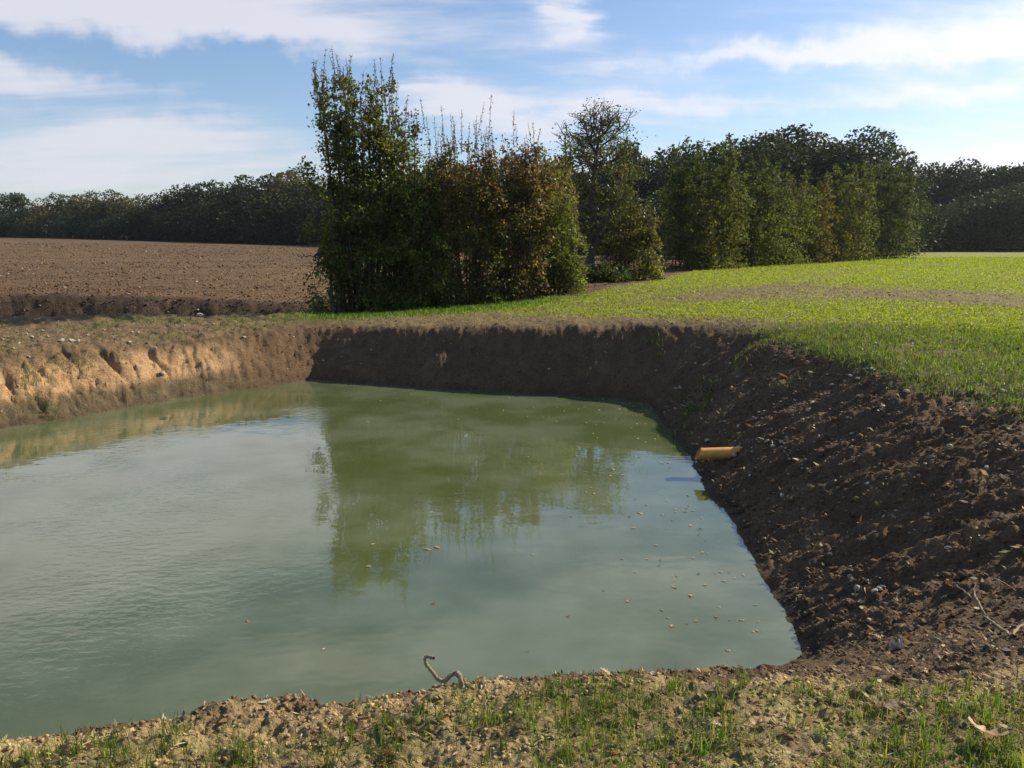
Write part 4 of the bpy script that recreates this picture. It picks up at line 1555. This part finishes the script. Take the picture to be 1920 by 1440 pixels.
def build_twigs():
    Y = 2.86
    ch = [PD(867, 1290, 2.80), PD(862, 1268, 2.81), PD(855, 1262, Y), PD(843, 1268, Y), PD(834, 1277, Y), PD(822, 1274, Y + .02), PD(812, 1262, Y + .03), PD(803, 1250, Y + .03), PD(797, 1240, Y + .03), PD(799, 1232, Y + .03), PD(806, 1232, Y + .02), PD(813, 1235, Y)]
    twig('root', 'crooked brown root sticking up from the edge of the near bank against the water', 'root', [(ch, .0095, .006)], M_TWIG, jit=.0016)
    b = at_ground(1405, 1232)
    twig('twig', 'short bent dark twig poking above the near bank beside the water corner', 'twig', [([(b.x + .01, b.y - .01, b.z - .02), PD(1400, 1222, b.y), PD(1393, 1212, b.y), PD(1379, 1205, b.y)], .005, .004)], M_TWIG, seed=2, jit=.0008)
    b = at_ground(1843, 1178)

    def g(u, v, dz=.03):
        p = at_ground(u, v)
        return (p.x, p.y, p.z + dz)
    twig('branch', 'pale forked dead branch lying on the right bank near the corner of the grass', 'branch',
         [([g(1900, 1195, .0), g(1868, 1180, .02), g(1845, 1172, .05), g(1832, 1160, .09), g(1812, 1145, .10), g(1791, 1128, .10)], .009, .004),
          ([g(1845, 1172, .05), g(1830, 1160, .10), g(1823, 1148, .12), g(1826, 1136, .13), g(1846, 1131, .13)], .007, .003),
          ([g(1832, 1163, .06), g(1815, 1157, .06), g(1795, 1152, .05), g(1768, 1147, .04)], .005, .003)], M_TWIG, seed=3)
    twig('branch', 'pale broken stick at the right edge of the near bank', 'branch', [([g(1930, 1178, .03), g(1910, 1185, .03), g(1898, 1195, .01)], .009, .006)], M_TWIG, seed=4)
    for k, (u0, v0, u1, v1, lab) in enumerate([(155, 1400, 225, 1378, 'long straw stalk lying on the near bank at its left end'), (308, 1420, 350, 1396, 'shorter straw stalk lying on the near bank near the pond edge grass'),
                                               (1000, 1400, 1035, 1385, 'straw stalk in the middle of the near bank'), (1865, 1085, 1905, 1110, 'thin straw on the dark right bank'), (1700, 1330, 1730, 1352, 'thin straw among grass on the near bank right part')]):
        p, q = at_ground(u0, v0), at_ground(u1, v1)
        md = (p + q) / 2
        twig('straw', lab, 'straw', [([(p.x, p.y, p.z + .006), (md.x, md.y, max(md.z, float(ground_z(md.x, md.y)[0])) + .012), (q.x, q.y, q.z + .006)], .003, .002)], M_STRAW, seed=40 + k, jit=.0005, sides=5)
    # dead branches drooping on the left of the hedge
    Yb = 20.1
    ch = [PD(612, 470, Yb), PD(592, 476, Yb), PD(575, 481, Yb), PD(560, 480, Yb)]
    ch2 = [PD(612, 478, Yb), PD(598, 495, Yb), PD(585, 515, Yb), PD(570, 538, Yb)]
    ch3 = [PD(600, 480, Yb), PD(588, 490, Yb), PD(578, 500, Yb), PD(566, 497, Yb)]
    twig('branch', 'bare dead branch drooping from the left side of the hedgerow over the ploughed field', 'branch', [(ch, .02, .006), (ch2, .02, .007), (ch3, .012, .004)], M_BARK, jit=.03, seed=5)


build_twigs()


def leaf_shape(seed, lobed=True, curl=.35):
    """a curled dead leaf, unit length, with a stalk"""
    rng = np.random.default_rng(seed)
    n, mcols = 22, 5
    t = np.linspace(0, 1, n)
    base = np.sin(np.pi * np.clip(t * .95 + .03, 0, 1)) ** .7 * .3
    if lobed:
        base = base * (.62 + .38 * np.cos(t * 2 * math.pi * 4.0 + rng.random() * 2)) + .02
    V, F = [], []
    k1, k2, k3 = rng.normal() * curl, rng.normal() * curl, rng.uniform(.3, 1.2) * curl
    for i in range(n):
        for j in range(mcols):
            s = (j / (mcols - 1) - .5) * 2
            w = base[i] * s
            z = k3 * (w * w) * 2.2 + k1 * (t[i] - .5) ** 2 * .9 + k2 * w * (t[i] - .5) + .02 * math.sin(9 * t[i] + s * 3)
            V.append((t[i] - .5, w, z))
    for i in range(n - 1):
        for j in range(mcols - 1):
            a = i * mcols + j
            F.append((a, a + 1, a + mcols + 1, a + mcols))
    # stalk
    o = len(V)
    for q in range(4):
        x = -.5 - q * .1
        for dx, dz in ((.012, 0), (-.012, 0), (0, .015)):
            V.append((x, dx + q * q * .004, dz + q * .01 + k1 * .2))
    for q in range(3):
        for e in range(3):
            F.append((o + q * 3 + e, o + q * 3 + (e + 1) % 3, o + q * 3 + 3 + (e + 1) % 3, o + q * 3 + 3 + e))
    return np.array(V), np.array(F)


def build_leaves():
    rng = np.random.default_rng(55)
    cols = [(.36, .23, .12), (.22, .12, .065), (.46, .33, .19), (.14, .075, .045), (.52, .42, .27)]
    kinds = []
    for k in range(8):
        V, F = leaf_shape(400 + k, k % 3 != 2, .5)
        c = np.array(cols[k % 5])[None] * (1 + .15 * np.random.default_rng(k).normal(size=(len(V), 1)))
        me = mesh_np('leaf', V, F, np.clip(c, .01, .8), True)
        me.materials.append(M_LITTER)
        kinds.append(me)

    def put(name, me, p, s, rx, ry, rz, label, group):
        o = bpy.data.objects.new(name, me)
        COL.objects.link(o)
        o.location = p
        o.scale = (s, s, s)
        o.rotation_euler = (rx, ry, rz)
        tag(o, label, 'leaf', group)
        return o
    # big oak leaf, bottom right, its stalk towards the camera
    V, F = leaf_shape(431, True, .5)
    c = np.repeat(np.array([[.50, .33, .20]]), len(V), 0)
    me = mesh_np('oak_leaf', V, F, c, True)
    me.materials.append(M_LITTER)
    p = at_ground(1868, 1398)
    put('oak_leaf', me, p + Vector((-.02, 0, .04)), .14, .25, .15, 2.3, 'large curled tan oak leaf with its stalk on the near bank', None)
    p = at_ground(1668, 1330)
    put('oak_leaf', kinds[3], p + Vector((0, 0, .018)), .11, .5, .2, .6, 'dark brown crumpled oak leaf on the near bank among grass', None)
    p = at_ground(1320, 1226)
    put('oak_leaf', kinds[0], p + Vector((0, 0, .012)), .06, .2, .2, .3, 'tan leaf caught on the lip of the near bank above the water', None)
    p = at_ground(735 / 1, 1425)
    put('oak_leaf', kinds[1], p + Vector((0, 0, .02)), .08, .9, .1, 2.5, 'reddish brown folded leaf at the lower middle of the near bank', None)
    spots = rng.random((70, 2))
    for i, (a, b) in enumerate(spots):
        u = a * 1920
        v = np.interp(u, [0, 500, 870, 1080, 1920], [1372, 1340, 1290, 1262, 1245]) + b * b * 190
        if v > 1450:
            continue
        p = at_ground(u, v)
        put('dead_leaf', kinds[int(rng.integers(8))], p + Vector((0, 0, .008)), rng.uniform(.022, .06), rng.normal() * .5, rng.normal() * .4, rng.random() * 6.3,
            'small dead leaf lying on the near bank', 'dead leaves on the near bank')
    # leaves on the right bank
    for i in range(60):
        u = rng.uniform(1340, 1915)
        v = rng.uniform(760, 1215)
        p = at_ground(u, v)
        if p.z < .05 or p.y > 14:
            continue
        put('dead_leaf', kinds[int(rng.integers(8))], p + Vector((0, 0, .012)), rng.uniform(.03, .065), rng.normal() * .5, -.4 + rng.normal() * .4, rng.random() * 6.3,
            'small dead leaf lying on the right bank', 'dead leaves on the right bank')
    # floating leaves: read off the photo, then a drift of small ones along the right shore
    fl = [(465, 1164, 10), (813, 1131, 10), (603, 1075, 5), (607, 1217, 8), (700, 1020, 9), (690, 1062, 12), (810, 960, 9), (765, 1042, 6), (1066, 1155, 9), (989, 1221, 6), (1263, 1100, 9), (1266, 1102, 8), (1295, 1116, 11), (1260, 1173, 10), (1343, 1157, 10), (1305, 1164, 8),
          (1365, 1269 - 50, 10), (1390, 1162, 12), (1420, 1182, 8), (1268, 1080, 7), (1070, 968, 9), (1188, 990, 10), (1200, 962, 12), (1180, 968, 9), (963, 963, 8), (790, 925, 6), (1097, 885, 7), (1295, 985, 8), (1312, 992, 8), (1318, 1035, 8), (1230, 1022, 8), (1241, 965, 7), (1150, 880, 10),
          (802, 1030, 14), (820, 1026, 12), (1238, 1050, 7), (870, 1006, 6), (1395, 1078, 8), (1300, 1046, 6), (1240, 868, 8)]
    for i in range(105):
        t = rng.random()
        v = 745 + 440 * t ** 1.7
        ur = np.interp(v, [740, 757, 790, 870, 930, 1085, 1225], [1180, 1210, 1235, 1295, 1325, 1430, 1505])
        u = ur - abs(rng.normal()) * (60 + 130 * t) - 5
        fl.append((u, v, rng.uniform(3, 6.5) * (1 + .5 * t)))
    for i in range(45):
        u = rng.uniform(620, 1230)
        fl.append((u, rng.uniform(735, 800) + (u < 900) * 0, rng.uniform(2.5, 4.5)))
    for u, v, s in fl:
        x, y = PX(u, v, .004)
        put('floating_leaf', kinds[int(rng.choice([0, 2, 4, 4, 2, 7, 1]))], (x, y, .006), s / F_PX * math.hypot(y, EYE) * 1.0, rng.normal() * .08, rng.normal() * .08, rng.random() * 6.3,
            'small fallen leaf floating on the green pond', 'fallen leaves floating on the pond')
    # white scrap at the corner of the near bank
    p = at_ground(1680, 1218)
    rr = np.random.default_rng(9)
    n = 12
    V, F = [], []
    for i in range(n):
        for j in range(6):
            t = i / (n - 1)
            s = j / 5
            V.append(((t - .5) * .06 + .004 * rr.normal(), .012 * math.sin(3 * t + s * 4) + .004 * rr.normal(), s * (.045 + .03 * abs(math.sin(t * 8))) - .01))
    for i in range(n - 1):
        for j in range(5):
            a = i * 6 + j
            F.append((a, a + 6, a + 7, a + 1))
    o = obj_np('scrap', np.array(V), np.array(F), mat_plain('white_scrap', (.75, .72, .70), .7, .2, .1, 30, .1), smooth=True, loc=p)
    tag(o, 'torn white scrap standing in the soil at the near corner of the right bank', 'scrap')


build_leaves()


def bramble_heap():
    rng = np.random.default_rng(66)
    c = at_ground(690, 582)
    paths = []
    for k in range(170):
        x = rng.normal() * .75
        y = rng.normal() * .3
        z = float(ground_z(c.x + x, c.y + y)[0]) - c.z
        a = rng.random() * 6.28
        L = rng.uniform(.2, .7)
        d = np.array([math.cos(a) * L, math.sin(a) * L * .5, 0])
        paths.append((smooth_path([(x, y, z), np.array([x, y, z + rng.uniform(.06, .28)]) + d * .5, np.array([x, y, z + rng.uniform(0, .1)]) + d], 4), np.linspace(.008, .003, 9)))
    V, F = tubes(paths, 5)
    o = obj_np('brush_heap', V, F, mat_plain('dry_bramble', (.15, .075, .045), .85, .2, .35, 30, .4), smooth=True, loc=c)
    tag(o, 'low heap of dry reddish brushwood at the foot of the left end of the hedgerow', 'brushwood', None, 'stuff')


bramble_heap()


# ------------------------------------------------------------------ the autumn air between the camera and the woods
def build_haze():
    x0, x1, y0, y1, z0, z1 = -380, 380, -30, 420, -8, 32
    V = [(x, y, z) for z in (z0, z1) for y in (y0, y1) for x in (x0, x1)]
    F = [(0, 2, 3, 1), (4, 5, 7, 6), (0, 1, 5, 4), (2, 6, 7, 3), (0, 4, 6, 2), (1, 3, 7, 5)]
    m = bpy.data.materials.new('thin_haze')
    m.use_nodes = True
    m.node_tree.nodes.clear()
    q = NT(m.node_tree)
    out = q.node('ShaderNodeOutputMaterial')
    v = q.node('ShaderNodeVolumePrincipled')
    v.inputs['Color'].default_value = (.86, .91, 1.0, 1)
    v.inputs['Density'].default_value = HAZE
    v.inputs['Anisotropy'].default_value = .68
    q.l.new(v.outputs[0], out.inputs['Volume'])
    o = obj_np('haze', V, F, m)
    tag(o, 'thin bluish autumn haze in front of the far woods', 'haze', None, 'stuff')


HAZE = 0.0002
build_haze()
